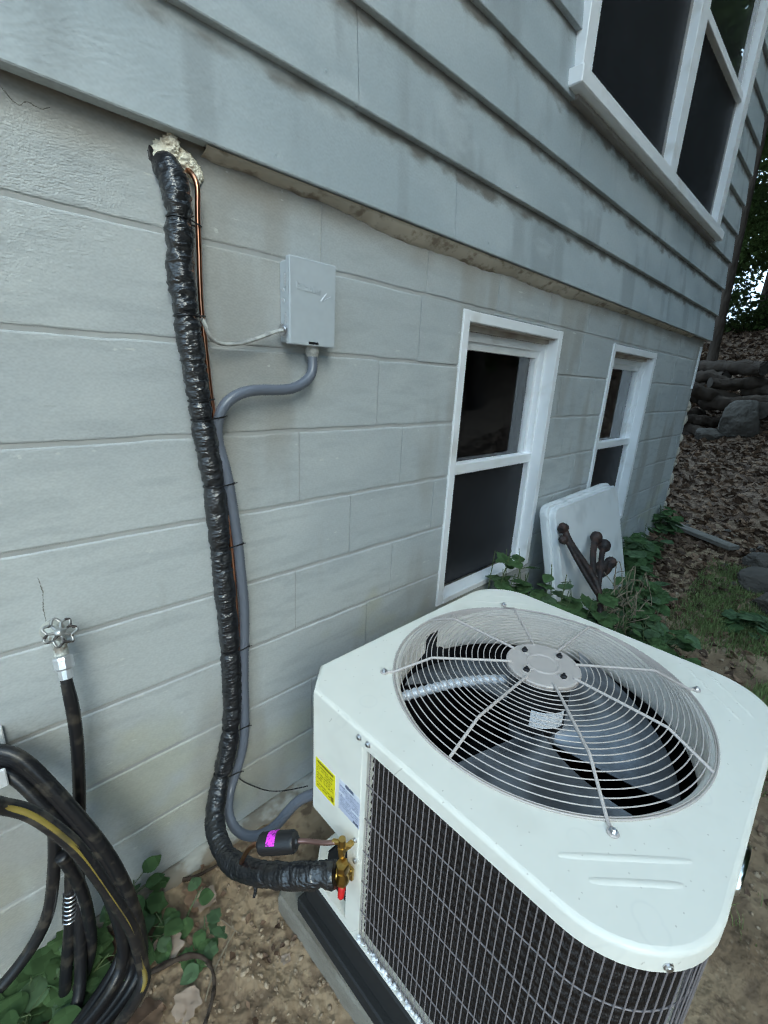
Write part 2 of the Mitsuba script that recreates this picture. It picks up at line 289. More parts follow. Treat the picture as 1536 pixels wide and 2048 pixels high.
# ------------------------------------------------------------------ house
house = thing('house', 'grey green house with painted block foundation, lap siding and white windows', 'house')
X0, X1 = -1.3, 4.66
W1, W2 = (1.366, 2.127, 0.455, 1.612), (2.752, 3.52, 0.455, 1.612)
wallp = sbox(X0, -0.4, X1, 1.80).difference(sbox(W1[0], W1[2], W1[1], W1[3])).difference(sbox(W2[0], W2[2], W2[1], W2[3]))
def extr_y(poly, y0, y1):
    m = trimesh.creation.extrude_polygon(poly, y1 - y0, engine='earcut')
    v = m.vertices.copy(); v = np.c_[v[:, 0], y0 + v[:, 2], v[:, 1]]
    return mk(v, m.faces[:, ::-1])
fw = add('foundation_wall', cat_(extr_y(wallp, 0.0034, 0.2), box(X1 - 0.2, X1 - 0.004, 0.2, 7, -0.4, 1.8), box(X0, X0 + 0.2, 0.2, 7, -0.4, 1.8)), 'joint_paint', house)
phase = [0.12, 0.33, 0.157, 0.27, 0.067, 0.285, 0.164, 0.335, 0.352]
wins = [sbox(a[0], a[2], a[1], a[3]) for a in (W1, W2)]
def bed(x, r): return 0.0026 * (meshkit.fbm(np.c_[x * 16, x * 0 + r * 3.7, x * 0], 3, 6) - .5) * 2
def block_mesh(x0, x1, z0, z1, yj, r, bot=True, topb=True):
    n = max(2, int((x1 - x0) / 0.02)); xs = np.linspace(x0, x1, n + 1); w0 = bed(xs, r) if bot else xs * 0; w1 = bed(xs, r + 1) if topb else xs * 0
    e = 0.0062
    pr = [(0.02, z0 + w0), (0.0038, z0 + w0), (yj + .0012, z0 + w0 + e * .4), (yj, z0 + w0 + e), (yj, z1 + w1 - e), (yj + .0012, z1 + w1 - e * .4), (0.0038, z1 + w1), (0.02, z1 + w1)]
    v = np.stack([np.c_[xs, np.full(n + 1, q[0]), q[1]] for q in pr], 1); k = len(pr); v = v.reshape(-1, 3); f = []
    for i in range(n):
        for j in range(k):
            q = [i * k + j, (i + 1) * k + j, (i + 1) * k + (j + 1) % k, i * k + (j + 1) % k]; f += [q[:3], [q[0], q[2], q[3]]]
    for j in range(1, k - 1): f += [[0, j, j + 1], [n * k, n * k + j + 1, n * k + j]]
    m = mk(v, f)
    return m if m.volume > 0 else mk(v, np.array(f)[:, ::-1])
for r in range(-1, 9):
    z0, z1 = r * 0.2032 + 0.0042, (r + 1) * 0.2032 - 0.0042
    if r == 8: z1 = 1.80
    ph = phase[r] if r >= 0 else 0.2
    x = ph - 0.4064 * 5
    while x < X1:
        gl = 0.0 if x < 0.6 else 0.0022; gr = 0.0 if x + .4064 < 0.6 else 0.0022
        a, b = max(x + gl, X0), min(x + 0.4064 - gr, X1)
        x += 0.4064
        if b - a < 0.03: continue
        g = sbox(a, z0, b, z1)
        for wn in wins: g = g.difference(wn.buffer(0.002))
        for q in getattr(g, 'geoms', [g]):
            if q.is_empty or q.area < 4e-4: continue
            bx_ = q.bounds; yj = random.uniform(-0.0002, 0.0002) if x < .7 else random.uniform(-0.0008, 0.0008)
            if abs(q.area - (bx_[2] - bx_[0]) * (bx_[3] - bx_[1])) < 1e-6:
                m = block_mesh(bx_[0], bx_[2], bx_[1], bx_[3], yj, r, abs(bx_[1] - z0) < 1e-6, abs(bx_[3] - z1) < 1e-6)
            else:
                m = extr_y(q, yj, 0.02)
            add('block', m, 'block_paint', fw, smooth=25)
# rough painted footing edge at the bottom of the wall
xs = np.linspace(-1.2, 1.3, 200)
pts = np.c_[xs, -0.012 + 0.02 * (meshkit.fbm(np.c_[xs * 9, xs * 0, xs * 0], 3, 3) - .5), -0.018 + 0.02 * (meshkit.fbm(np.c_[xs * 7, xs * 0 + 3, xs * 0], 3, 4) - .5)]
add('footing', tube(pts, 0.032 + 0.016 * (meshkit.fbm(np.c_[xs * 14, xs * 0, xs * 0 + 9], 3, 8) - .5), 10), 'footing_paint', house, smooth=True)
for pts_ in ([(.082, 0, .959), (.086, 0, .925), (.081, 0, .893), (.082, 0, .862)], [(.140, 0, 1.776), (.148, 0, 1.772), (.154, 0, 1.766), (.161, 0, 1.758), (.170, 0, 1.755), (.177, 0, 1.763), (.183, 0, 1.764), (.191, 0, 1.762), (.200, 0, 1.761), (.211, 0, 1.768)]):
    q = np.array(pts_); q = np.c_[np.interp(np.linspace(0, len(q) - 1, 40), np.arange(len(q)), q[:, 0]), np.full(40, -.0002), np.interp(np.linspace(0, len(q) - 1, 40), np.arange(len(q)), q[:, 2])] + rng.normal(0, .0004, (40, 3)) * [1, 0, 1]
    add('crack', tube(q, .0004 + .0009 * meshkit.noise(np.c_[np.arange(40) * .5, np.zeros(40), np.zeros(40)], 8) ** 2, 5), 'caulk_dark', house)
# white scraped paint strip at the far corner
xs = np.linspace(1.36, 1.74, 20)
add('paint_strip', cat_(box(4.585, 4.628, -0.006, 0.001, 1.40, 1.735)), 'trim_white', house, smooth=False)
for k in range(9):
    zz = 0.25 + k * 0.125 + random.uniform(-.02, .02)
    add('mortar_lump', blob((X1 - 0.004, 0.012, zz), (0.022, 0.03, 0.05), 40 + k, 0.35, 2), 'caulk', house)
# siding: wedge boards split at butt joints
sd = add('siding', box(X0, 4.70, 0.0, 0.15, 1.80, 5.2), 'room_dark', house, smooth=False)
SX1 = 4.735
butt = {0: [-0.6, 1.24, 3.32], 1: [-0.2, 0.836, 3.155], 2: [-0.5, 1.977, 3.9], 3: [0.3, 2.6], 4: [1.3, 4.3], 5: [0.8, 4.42], 6: [4.25], 7: [1.5]}
UW = (1.84, 4.07)
for k in range(17):
    zb = 1.79 + 0.195 * k; zt = zb + 0.205
    cuts = [X0] + butt.get(k, [1.2, 3.7]) + [SX1]
    segs = []
    for a, b in zip(cuts[:-1], cuts[1:]):
        a, b = a + 0.0012, b - 0.0012
        if zt > 2.42 and zb < 3.78:
            lo, hi = UW[0] + 0.02, UW[1] - 0.02
            if a < lo: segs.append((a, min(b, lo)))
            if b > hi: segs.append((max(a, hi), b))
        else: segs.append((a, b))
    for a, b in segs:
        n = max(2, int((b - a) / 0.15)); xs = np.linspace(a, b, n + 1)
        wob = 0.0012 * (meshkit.noise(np.c_[xs * 3, xs * 0 + k, xs * 0], 5) - .5)
        prof = np.array([(-0.036, zb + 0.002), (-0.0385, zb + 0.0005), (-0.040, zb + 0.003), (-0.0205, zt), (-0.0125, zt), (-0.0125, zb)])
        v = np.stack([np.stack([np.full(len(prof), x), prof[:, 0] + o, prof[:, 1] + o], 1) for x, o in zip(xs, wob)])
        m_, s_ = v.shape[0], len(prof); v = v.reshape(-1, 3); f = []
        for i in range(m_ - 1):
            for j in range(s_):
                q = [i * s_ + j, i * s_ + (j + 1) % s_, (i + 1) * s_ + (j + 1) % s_, (i + 1) * s_ + j]; f += [q[:3], [q[0], q[2], q[3]]]
        for j in range(1, s_ - 1): f += [[0, j + 1, j], [(m_ - 1) * s_, (m_ - 1) * s_ + j, (m_ - 1) * s_ + j + 1]]
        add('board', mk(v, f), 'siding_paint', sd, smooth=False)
for k in range(5):
    for x in np.arange(-.2 + .13 * k, 4.6, .81):
        if k >= 3 and 1.75 < x < 4.15: continue
        add('nail', orient(lathe([(.0036, 0), (.0034, .0008), (0, .0012)], 10), (0, -1, 0), (x, -.0372, 1.79 + .195 * k + .028 + .004 * math.sin(9 * x))), 'siding_paint', sd)
# ragged tan caulk along the bottom of the siding
xs = np.linspace(0.46, 4.2, 500)
n1 = meshkit.fbm(np.c_[xs * 5, xs * 0, xs * 0], 4, 21); n2 = meshkit.fbm(np.c_[xs * 30, xs * 0, xs * 0], 3, 22)
wd = np.clip(0.006 + 0.030 * np.interp(xs, [0.46, 0.8, 1.1, 1.9, 2.6, 4.2], [0.1, 0.25, 0.9, 0.9, 0.35, 0.15]) * (0.6 + n1) + 0.008 * (n2 - .5), 0.004, 0.05)
v = []
for x, w_, q in zip(xs, wd, n2):
    v += [(x, -0.030, 1.789), (x, -0.026, 1.786 - 0.3 * w_), (x, -0.006 - 0.006 * q, 1.785 - 0.75 * w_), (x, -0.001, 1.785 - w_), (x, 0.004, 1.785 - w_)]
f = []
for i in range(len(xs) - 1):
    for j in range(4):
        q = [i * 5 + j, (i + 1) * 5 + j, (i + 1) * 5 + j + 1, i * 5 + j + 1]; f += [q[:3], [q[0], q[2], q[3]]]
add('caulk_strip', mk(v, f), 'caulk', house, smooth=True)
# block-wall windows
def block_window(W):
    x0, x1, z0, z1 = W
    fl, d = 0.038, 0.062
    fr = cat_(box(x0, x0 + fl, -0.007, d, z0, z1, .002), box(x1 - fl, x1, -0.0065, d, z0 + .001, z1 - .001, .002),
              box(x0 + fl, x1 - fl, -0.006, 0.012, z1 - fl, z1 - .0015, .002), box(x0 + fl, x1 - fl, -0.012, d, z0 + .0015, z0 + 0.03, .003))
    wkey = add('window', fr, 'trim_white', house)
    a, b, c, e = x0 + fl, x1 - fl, z0 + 0.03, z1 - fl
    add('head_soffit', cat_(box(a, b, 0.012, d, e - 0.004, e + 0.02), box(a, b, 0.040, 0.058, e - 0.022, e - 0.004, .002)), 'weathered_trim', wkey)
    mz = z0 + 0.545
    # outer frame strips against the jambs
    add('track', cat_(box(a, a + 0.018, 0.045, 0.11, c, e - .022), box(b - 0.018, b, 0.045, 0.11, c, e - .0225), box(a + .018, b - .018, 0.06, 0.11, e - 0.055, e - .0225)), 'trim_white', wkey)
    add('meeting_rail', box(a + 0.006, b - 0.006, 0.040, 0.085, mz, mz + 0.045, .003), 'trim_white', wkey)
    up = add('upper_sash', cat_(box(a + .018, a + .045, 0.07, 0.10, mz + .045, e - .055), box(b - .045, b - .018, 0.07, 0.10, mz + .045, e - .055), box(a + .045, b - .045, .07, .10, e - .085, e - .055)), 'trim_white', wkey)
    lo = add('lower_sash', cat_(box(a + .018, a + .04, 0.075, 0.10, c, mz), box(b - .055, b - .018, 0.075, 0.105, c, mz), box(a + .04, b - .055, .076, .10, c, c + .05)), 'sash_grey', wkey)
    add('pane', mk([(a, .088, mz), (b, .088, mz), (b, .088, e), (a, .088, e)], [[0, 1, 2], [0, 2, 3]]), 'window_glass', wkey, smooth=False)
    add('pane', mk([(a, .094, c), (b, .094, c), (b, .094, mz), (a, .094, mz)], [[0, 1, 2], [0, 2, 3]]), 'window_glass', wkey, smooth=False)
    add('insect_screen', box(a + .018, b - .018, 0.0715, 0.0725, c, mz), 'screen_mesh', wkey, smooth=False)
    rm = trimesh.creation.box(bounds=[[x0 - .3, 0.21, z0 - .3], [x1 + .3, 1.6, z1 + .1]])
    keep = ~((rm.face_normals[:, 1] < -0.5)); rm = mk(rm.vertices, rm.faces[keep][:, ::-1])
    rev = cat_(box(x0 + .001, x0 + .006, .112, .21, z0 + .007, z1 - .007), box(x1 - .006, x1 - .001, .112, .21, z0 + .007, z1 - .007), box(x0 + .001, x1 - .001, .112, .21, z1 - .006, z1 - .001), box(x0 + .001, x1 - .001, .112, .21, z0 + .001, z0 + .006))
    add('room', cat_(rm, rev), 'room_dark', wkey, smooth=False)
    return wkey
tag(block_window(W1), 'nearer white framed basement window in the block wall')
tag(block_window(W2), 'farther white framed basement window in the block wall')
# upper window over the siding
uk = add('window', cat_(box(1.84, 1.915, -0.062, 0.0, 2.448, 3.76, .003), box(2.895, 3.005, -0.062, 0.0, 2.448, 3.76, .003), box(3.965, 4.07, -0.062, 0.0, 2.448, 3.76, .003),
                        box(1.915, 2.895, -0.060, 0, 3.69, 3.758, .003), box(3.005, 3.965, -0.060, 0, 3.69, 3.758, .003)), 'trim_white', house)
tag(uk, 'large white framed upper window over the lap siding')
add('sill', box(1.80, 4.11, -0.088, -0.002, 2.392, 2.448, .004), 'trim_white', uk)
add('sill_underside', box(1.86, 4.06, -0.052, -0.0, 2.376, 2.3915, .002), 'sash_grey', uk)  # added darker strip standing for the underside of the sill
add('meeting_rail', box(3.005, 3.965, -0.046, -0.006, 3.140, 3.185, .003), 'trim_white', uk)
for q in ((1.915, 1.93, -.05, 2.448, 3.69), (2.865, 2.895, -.02, 2.448, 3.69), (3.005, 3.02, -.05, 2.448, 3.14), (3.935, 3.965, -.02, 2.448, 3.69)):
    add('track', box(q[0], q[1], q[2], 0, q[3], q[4]), 'sash_grey', uk)
add('pane', mk([(1.93, -.012, 2.448), (2.865, -.012, 2.448), (2.865, -.012, 3.69), (1.93, -.012, 3.69)], [[0, 1, 2], [0, 2, 3]]), 'window_glass', uk, smooth=False)
add('pane', mk([(3.02, -.012, 2.448), (3.935, -.012, 2.448), (3.935, -.012, 3.15), (3.02, -.012, 3.15)], [[0, 1, 2], [0, 2, 3]]), 'window_glass', uk, smooth=False)
add('pane', mk([(3.02, -.026, 3.15), (3.935, -.026, 3.15), (3.935, -.026, 3.69), (3.02, -.026, 3.69)], [[0, 1, 2], [0, 2, 3]]), 'window_glass', uk, smooth=False)
add('insect_screen', box(1.93, 2.865, -.0172, -.0165, 2.448, 3.69), 'screen_mesh', uk, smooth=False)
add('insect_screen', box(3.02, 3.935, -.0172, -.0165, 2.448, 3.14), 'screen_mesh', uk, smooth=False)
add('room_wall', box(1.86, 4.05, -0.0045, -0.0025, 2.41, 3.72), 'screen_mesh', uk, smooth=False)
add('roof', cat_(box(X0 - .5, 5.1, -0.6, 7.4, 5.2, 5.45), box(X0, X0 + .2, .2, 7, 1.8, 5.2), box(4.5, 4.7, .2, 7, 1.8, 5.2)), 'siding_paint', house, smooth=False)

# ------------------------------------------------------------------ air conditioner
ac = thing('air_conditioner', 'cream outdoor air conditioner unit with round fan guard on top and wire coil guard', 'air conditioner')
XL, XR, YF, YB, CH = 0.464, 1.232, -1.083, -0.333, 0.060
def outline(d, rfl=0.150, rfr=0.13, rbr=0.13, n=14):
    xl, xr, yf, yb = XL + d, XR - d, YF + d, YB - d
    P = [(xl, YB - CH - .414 * d), (XL + CH + .414 * d, yb)][::-1]
    o = [P[0], P[1]]
    def arc(cx, cy, r, a0, a1): return [(cx + r * math.cos(t), cy + r * math.sin(t)) for t in np.radians(np.linspace(a0, a1, n))]
    o += arc(xl + rfl - d, yf + rfl - d, rfl - d, 180, 270)
    o += arc(xr - rfr + d, yf + rfr - d, rfr - d, 270, 360)
    o += arc(xr - rbr + d, yb - rbr + d, rbr - d, 0, 90)
    return np.array(o)
def loft(layers):
    n = len(layers[0][0]); v = np.vstack([np.c_[o, np.full(n, z)] for o, z in layers]); f = []
    for i in range(len(layers) - 1):
        k = np.arange(n); a, b = i * n + k, i * n + (k + 1) % n
        f += [np.c_[a, b, b + n], np.c_[a, b + n, a + n]]
    return mk(v, np.vstack(f))
FC = np.array([0.862, -0.694]); ZT = 0.74; RH = 0.3215
skirt = loft([(outline(0.004), 0.7095), (outline(0.0), 0.7085), (outline(0.0), 0.7320), (outline(0.0012), 0.7362), (outline(0.004), 0.7388), (outline(0.0085), ZT)])
hole = [(FC[0] + RH * math.cos(t), FC[1] + RH * math.sin(t)) for t in np.linspace(0, 2 * np.pi, 97)[:-1]]
v2, f2 = trimesh.creation.triangulate_polygon(Polygon(outline(0.0085), [hole]), engine='earcut')
top = mk(np.c_[v2, np.full(len(v2), ZT)], f2)
if top.face_normals[:, 2].mean() < 0: top = mk(top.vertices, top.faces[:, ::-1])
under = mk(np.c_[v2, np.full(len(v2), ZT - 0.004)], top.faces[:, ::-1])
def rib(a, b):
    a, b = np.array([*a, ZT - 0.0006]), np.array([*b, ZT - 0.0006]); t = np.linspace(0, 1, 24)
    r = 0.0058 * np.sqrt(np.clip(1 - (2 * t - 1) ** 8, 0, 1)) + 0.0002
    m = tube(a + (b - a) * t[:, None], r, 10); v = m.vertices.copy(); v[:, 2] = ZT - 0.0008 + (v[:, 2] - ZT) * 0.40; return mk(v, m.faces)
ribs = [rib((.520, -.895), (.664, -1.036)), rib((.520, -.940), (.617, -1.036)), rib((1.20, -.895), (1.062, -1.034)), rib((1.209, -.940), (1.10, -1.046)), rib((1.045, -.357), (1.185, -.50)), rib((1.096, -.352), (1.196, -.452))]
lid = add('lid', cat_(skirt, top, under, *ribs), 'unit_paint', ac, smooth=35)
orf = lathe([(RH, ZT), (.3185, .7375), (.3145, .733), (.312, .725), (.312, .66), (.318, .635), (.332, .62), (.336, .62), (.336, .7355)], 96, (FC[0], FC[1], 0))
add('fan_orifice', orf, 'orifice_paint', ac, smooth=40)
add('lid_liner', loft([(outline(0.012), 0.735), (outline(0.012), 0.70), (outline(0.03), 0.70)]), 'black_metal', ac)
# fan guard
fg = thing_guard = None
hubz = 0.786
def hubmesh():
    m = lathe([(0, hubz + .0012), (.030, hubz + .0012), (.0325, hubz + .0026), (.0345, hubz + .0026), (.037, hubz + .001), (.072, hubz + .001), (.0768, hubz + .0005), (.079, hubz - .002), (.079, hubz - .010), (.076, hubz - .010), (.0755, hubz - .003), (0, hubz - .003)], 64, (FC[0], FC[1], 0))
    return m
fg = add('fan_guard', hubmesh(), 'guard_paint', ac, smooth=25)
def gz(r): return np.where(r < 0.245, 0.786 - 0.003 * (r / .245) ** 2, 0.783 - (r - 0.245) / (0.3235 - 0.245) * 0.040)
rad = list(np.linspace(0.090, 0.245, 13)) + list(np.linspace(0.2555, 0.3235, 7)) + [0.3275]
for i, r in enumerate(rad):
    z = float(gz(np.array(r))) if i < len(rad) - 1 else 0.7425
    a = np.linspace(0, 2 * np.pi, 121)[:-1]
    add('ring', tube(np.c_[FC[0] + r * np.cos(a), FC[1] + r * np.sin(a), np.full(120, z)], 0.00122 if i < len(rad) - 1 else 0.0019, 6, closed=True), 'guard_paint', fg, smooth=True)
for k in range(8):
    a = math.radians(45 * k); u = np.array([math.cos(a), math.sin(a)])
    rr = np.r_[np.linspace(0.070, 0.235, 12), np.linspace(0.241, 0.249, 4), np.linspace(0.255, 0.324, 6)]
    pts = np.c_[FC + rr[:, None] * u, gz(rr) + 0.0030]
    if k % 2:
        pts = np.vstack([pts, [*(FC + .330 * u), ZT + .0036], [*(FC + .340 * u), ZT + .003]])
    m = tube(pts, 0.0029, 8)
    if k % 2:
        c = FC + .348 * u
        m = cat_(m, lathe([(.0035, .0), (.0085, .0), (.009, .002), (.0075, .003), (.0035, .003), (.0035, 0)], 18, (c[0], c[1], ZT + .0012)))
    add('spoke', m, 'guard_paint', fg)
    if k % 2:
        c = FC + .348 * u
        add('screw', cat_(lathe([(.0065, 0), (.0065, .0015), (.004, .0016), (.004, .005), (.003, .0058), (0, .006)], 6, (c[0], c[1], ZT + .0043))), 'zinc', fg, smooth=False)
for k, (dx, dy) in enumerate([(-.052, .012), (.012, .052), (.052, -.012), (-.012, -.052)]):
    c = (FC[0] + dx, FC[1] + dy, hubz + .0012); o = np.array([dx, dy]) / math.hypot(dx, dy)
    add('nut', cat_(lathe([(.0068, 0), (.0068, .005), (.0055, .006), (.003, .006), (.003, .010), (0, .0105)], 6, c)), 'bolt_dark', fg, smooth=False)
    e = np.array([*(FC + o * (math.hypot(dx, dy) - .016)), hubz + .001]); b_ = np.array([*(FC + o * (math.hypot(dx, dy) + .010)), hubz + .001])
    t = np.linspace(0, 1, 10); m = tube(e + (b_ - e) * t[:, None], 0.0062 * np.sqrt(np.clip(1 - (2 * t - 1) ** 6, 0.01, 1)), 10); vv = m.vertices.copy(); vv[:, 2] = hubz + (vv[:, 2] - hubz) * .35
    add('boss', mk(vv, m.faces), 'guard_paint', fg)
# motor, tag, conduit whip, fan
add('motor', lathe([(0, .778), (.045, .778), (.060, .770), (.064, .760), (.064, .655), (.055, .640), (.02, .632), (.02, .60), (0, .60)], 40, (FC[0], FC[1], 0)), 'black_metal', ac)
tagm = np.array([(a, z) for a in np.radians(np.linspace(196, 262, 14)) for z in (.672, .712)])
tm = np.c_[FC[0] + .0665 * np.cos(tagm[:, 0]), FC[1] + .0665 * np.sin(tagm[:, 0]), tagm[:, 1]]
add('motor_label', mk(tm, [f for i in range(13) for f in ([2 * i, 2 * i + 2, 2 * i + 3], [2 * i, 2 * i + 3, 2 * i + 1])]), 'tag_white', ac, smooth=False)
wp = spline([(.555, -.462, .69), (.625, -.500, .704), (.73, -.550, .714), (.84, -.625, .716)], 170)
add('motor_whip', tube(wp, 0.0105 + 0.0012 * np.sin(np.arange(170) * 2 * np.pi / 9), 14, flat=1), 'whip_silver', ac, smooth=True)
fan = add('fan', lathe([(0, .632), (.05, .630), (.052, .60), (0, .598)], 32, (FC[0], FC[1], 0)), 'blade_metal', ac)
for k in range(3):
    a0 = math.radians(-50 + 120 * k); R_, S_ = 14, 16; v = []
    for i in range(R_):
        r = .05 + .25 * i / (R_ - 1)
        for j in range(S_):
            s = j / (S_ - 1) - .5
            th = a0 + s * math.radians(62 + 22 * i / (R_ - 1)) + .25 * (i / (R_ - 1))
            zz = .612 + s * (0.062 + .03 * i / (R_ - 1)) + .018 * (s * 2) ** 2
            v.append((FC[0] + r * math.cos(th), FC[1] + r * math.sin(th), zz))
    v = np.array(v); n_ = len(v); f = []
    for i in range(R_ - 1):
        for j in range(S_ - 1):
            q = [i * S_ + j, (i + 1) * S_ + j, (i + 1) * S_ + j + 1, i * S_ + j + 1]; f += [q[:3], [q[0], q[2], q[3]]]
    f = np.array(f); v = np.vstack([v, v - [0, 0, .0018]]); f = np.vstack([f, f[:, ::-1] + n_])
    add('blade', mk(v, f), 'blade_metal', fan, smooth=True)
add('compressor', lathe([(0, .46), (.05, .455), (.075, .43), (.08, .40), (.08, .21), (0, .21)], 32, (.84, -.70, 0)), 'black_metal', ac)
# coil
def coil_path(d, n=16):
    o = outline(d, n=n); o = o[2:]                         # from front-left arc round to back-right arc
    pts = [(XL + d, -0.556)] + [tuple(q) for q in o] + [(0.63, YB - d)]
    p = np.array(pts); s = np.r_[0, np.cumsum(np.linalg.norm(np.diff(p, axis=0), axis=1))]
    m = int(s[-1] / 0.012); t = np.arange(m + 1) * 0.012 + 0.0
    return np.c_[np.interp(t, s, p[:, 0]), np.interp(t, s, p[:, 1])], t
cp, ct = coil_path(0.026)
zs = np.arange(0.19, 0.712, 0.0035)
nrm = np.gradient(cp, axis=0); nrm /= np.linalg.norm(nrm, axis=1, keepdims=True); nrm = np.c_[nrm[:, 1], -nrm[:, 0]]
ctr = cp - (FC - 0); out = np.sign((nrm * (cp - np.array([.85, -.71]))).sum(1, keepdims=True)); nrm = nrm * out
prof = 0.0045 * np.clip(np.cos(zs * 2 * np.pi / 0.0208) + .25, 0, 1)
v = np.array([[(c[0] + m_[0] * q, c[1] + m_[1] * q, z) for z, q in zip(zs, prof)] for c, m_ in zip(cp, nrm)]).reshape(-1, 3)
nz = len(zs); i, j = np.meshgrid(np.arange(len(cp) - 1), np.arange(nz - 1), indexing='ij')
q = np.stack([i * nz + j, (i + 1) * nz + j, (i + 1) * nz + j + 1, i * nz + j + 1], -1).reshape(-1, 4)
coil = add('coil', mk(v, np.vstack([q[:, [0, 1, 2]], q[:, [0, 2, 3]]])), 'coil_fins', ac, smooth=True)
cpi, _ = coil_path(0.050)
vi = np.vstack([np.c_[cpi, np.full(len(cpi), .185)], np.c_[cpi, np.full(len(cpi), .712)]]); n_ = len(cpi); k = np.arange(n_ - 1)
add('coil_back', mk(vi, np.vstack([np.c_[k, k + 1, k + 1 + n_], np.c_[k, k + 1 + n_, k + n_]])), 'black_metal', ac)
# wire coil guard
wpth, _ = coil_path(0.0075)
cg = add('coil_guard', tube(np.c_[wpth, np.full(len(wpth), .7055)], 0.0014, 6), 'wire_paint', ac, smooth=True)
for zz in (.619, .532, .446, .360, .274, .196):
    add('cross_wire', tube(np.c_[wpth, np.full(len(wpth), zz)], 0.0013, 6), 'wire_paint', cg, smooth=True)
vis = [q for q in wpth[1:] if q[1] < -0.50 or q[0] > 1.0]
wv = rod((0, 0, .188), (0, 0, .7075), 0.00105, 6)
wshape = mikit.ply(wv, 'wire_paint', smooth=30)
ng = np.gradient(wpth, axis=0); ng /= np.linalg.norm(ng, axis=1, keepdims=True); ng = np.c_[ng[:, 1], -ng[:, 0]]
ng *= np.sign((ng * (wpth - np.array([.85, -.71]))).sum(1, keepdims=True))
for q, m_ in zip(wpth[1:], ng[1:]):
    w_ = q + m_ * 0.0028
    if q[1] > -0.45: continue
    add('wire', None, 'wire_paint', cg, shape=wshape, to_world=T().translate([float(w_[0]), float(w_[1]), 0.0]))
# panels: post, access panel, chamfer, recessed lower corner, back
add('corner_post', cat_(box(.4695, .474, -.557, -.512, .178, .4115), box(.470, .490, -.5575, -.5535, .178, .709), box(.470, .4745, -.557, -.545, .4115, .709)), 'unit_paint', ac, smooth=False)
pan = cat_(box(.4685, .4735, -.545, -.386, .4115, .709, .0012), extr_z if False else None) if False else box(.4685, .4735, -.545, -.3865, .4115, .709, .0012)
cham = mk([(.4685, -.3865, .4115), (.4685, -.3865, .709), (.5165, -.3385, .709), (.5165, -.3385, .4115)], [[0, 1, 2], [0, 2, 3]])
bot = mk([(.4735, -.545, .4125), (.4735, -.3865, .4125), (.5165, -.3385, .4125), (.63, -.3385, .4125), (.63, -.545, .4125)], [[0, 1, 2], [0, 2, 3], [0, 3, 4]])
backp = mk([(.5165, -.3385, .4115), (.5165, -.3385, .709), (.64, -.3385, .709), (.64, -.3385, .4115)], [[0, 1, 2], [0, 2, 3]])
ap = add('access_panel', cat_(pan, cham, bot, backp), 'unit_paint', ac, smooth=False)
add('valve_panel', mk([(.474, -.513, .18), (.474, -.513, .412), (.64, -.339, .412), (.64, -.339, .18)], [[0, 1, 2], [0, 2, 3]]), 'unit_paint', ac, smooth=False)
add('panel_lip', box(.4672, .4705, -.5445, -.387, .690, .7085, .001), 'unit_paint', ac)
def scr(at, axis, r=.0048): return orient(lathe([(r * 1.35, 0), (r * 1.35, .0012), (r, .0014), (r, .004), (r * .7, .005), (0, .005)], 8), axis, at)
for (y, z) in ((-.5405, .7240), (-.5655, .7255)): add('screw', scr((XL - .0002, y, z), (-1, 0, 0)), 'zinc', ac, smooth=False)
for (y, z) in ((-.537, .457), (-.539, .400)): add('screw', scr((.4684, y, z), (-1, 0, 0), .004), 'zinc', ac, smooth=False)
a = math.radians(228); o = np.array([XL + .150 + .150 * math.cos(a), YF + .150 + .150 * math.sin(a), .7205]); add('screw', scr(o, (math.cos(a), math.sin(a), 0)), 'zinc', ac, smooth=False)
add('screw', scr((1.15, YF - .0002, .722), (0, -1, 0)), 'zinc', ac, smooth=False)
add('warning_sticker', box(.4676, .4684, -.466, -.398, .484, .566), 'yellow_paper', ac, smooth=False)
tag('air_conditioner__warning_sticker', 'yellow warning sticker')
add('data_label', box(.4677, .4684, -.546, -.480, .494, .572), 'data_paper', ac, smooth=False)
bpo = outline(0.006); bp = loft([(bpo, .166), (bpo, .190), (outline(.009), .190), (outline(.03), .186)])
add('base_pan', bp, 'unit_paint', ac, smooth=35)
v2, f2 = trimesh.creation.triangulate_polygon(Polygon(outline(0.006)), engine='earcut')
add('pan_floor', mk(np.c_[v2, np.full(len(v2), .182)], f2), 'black_metal', ac)
# white debris along the base
db = []
for k in range(130):
    y = -.56 - .5 * random.random() ** 1.1; db.append(blob((.4665 + random.uniform(-.003, .004), y, .192 + random.uniform(0, .006)), np.array([1, 1, .8]) * random.uniform(.002, .0048), k, .3, 1))
add('paint_flakes', cat_(*db), 'tag_white', ac); labels['air_conditioner__paint_flakes'] = {'kind': 'stuff'}
bd = orient(lathe([(0, .024), (.030, .024), (.034, .029), (.040, .029), (.043, .025), (.043, .018), (.036, .016), (.034, 0)], 40), (0, -1, 0), (1.0, -1.077, .47))
vv = bd.vertices.copy(); vv[:, 2] = .47 + (vv[:, 2] - .47) * .75; vv[:, 0] = 1.0 + (vv[:, 0] - 1.0) * 1.5
add('badge', mk(vv, bd.faces), 'chrome', ac)
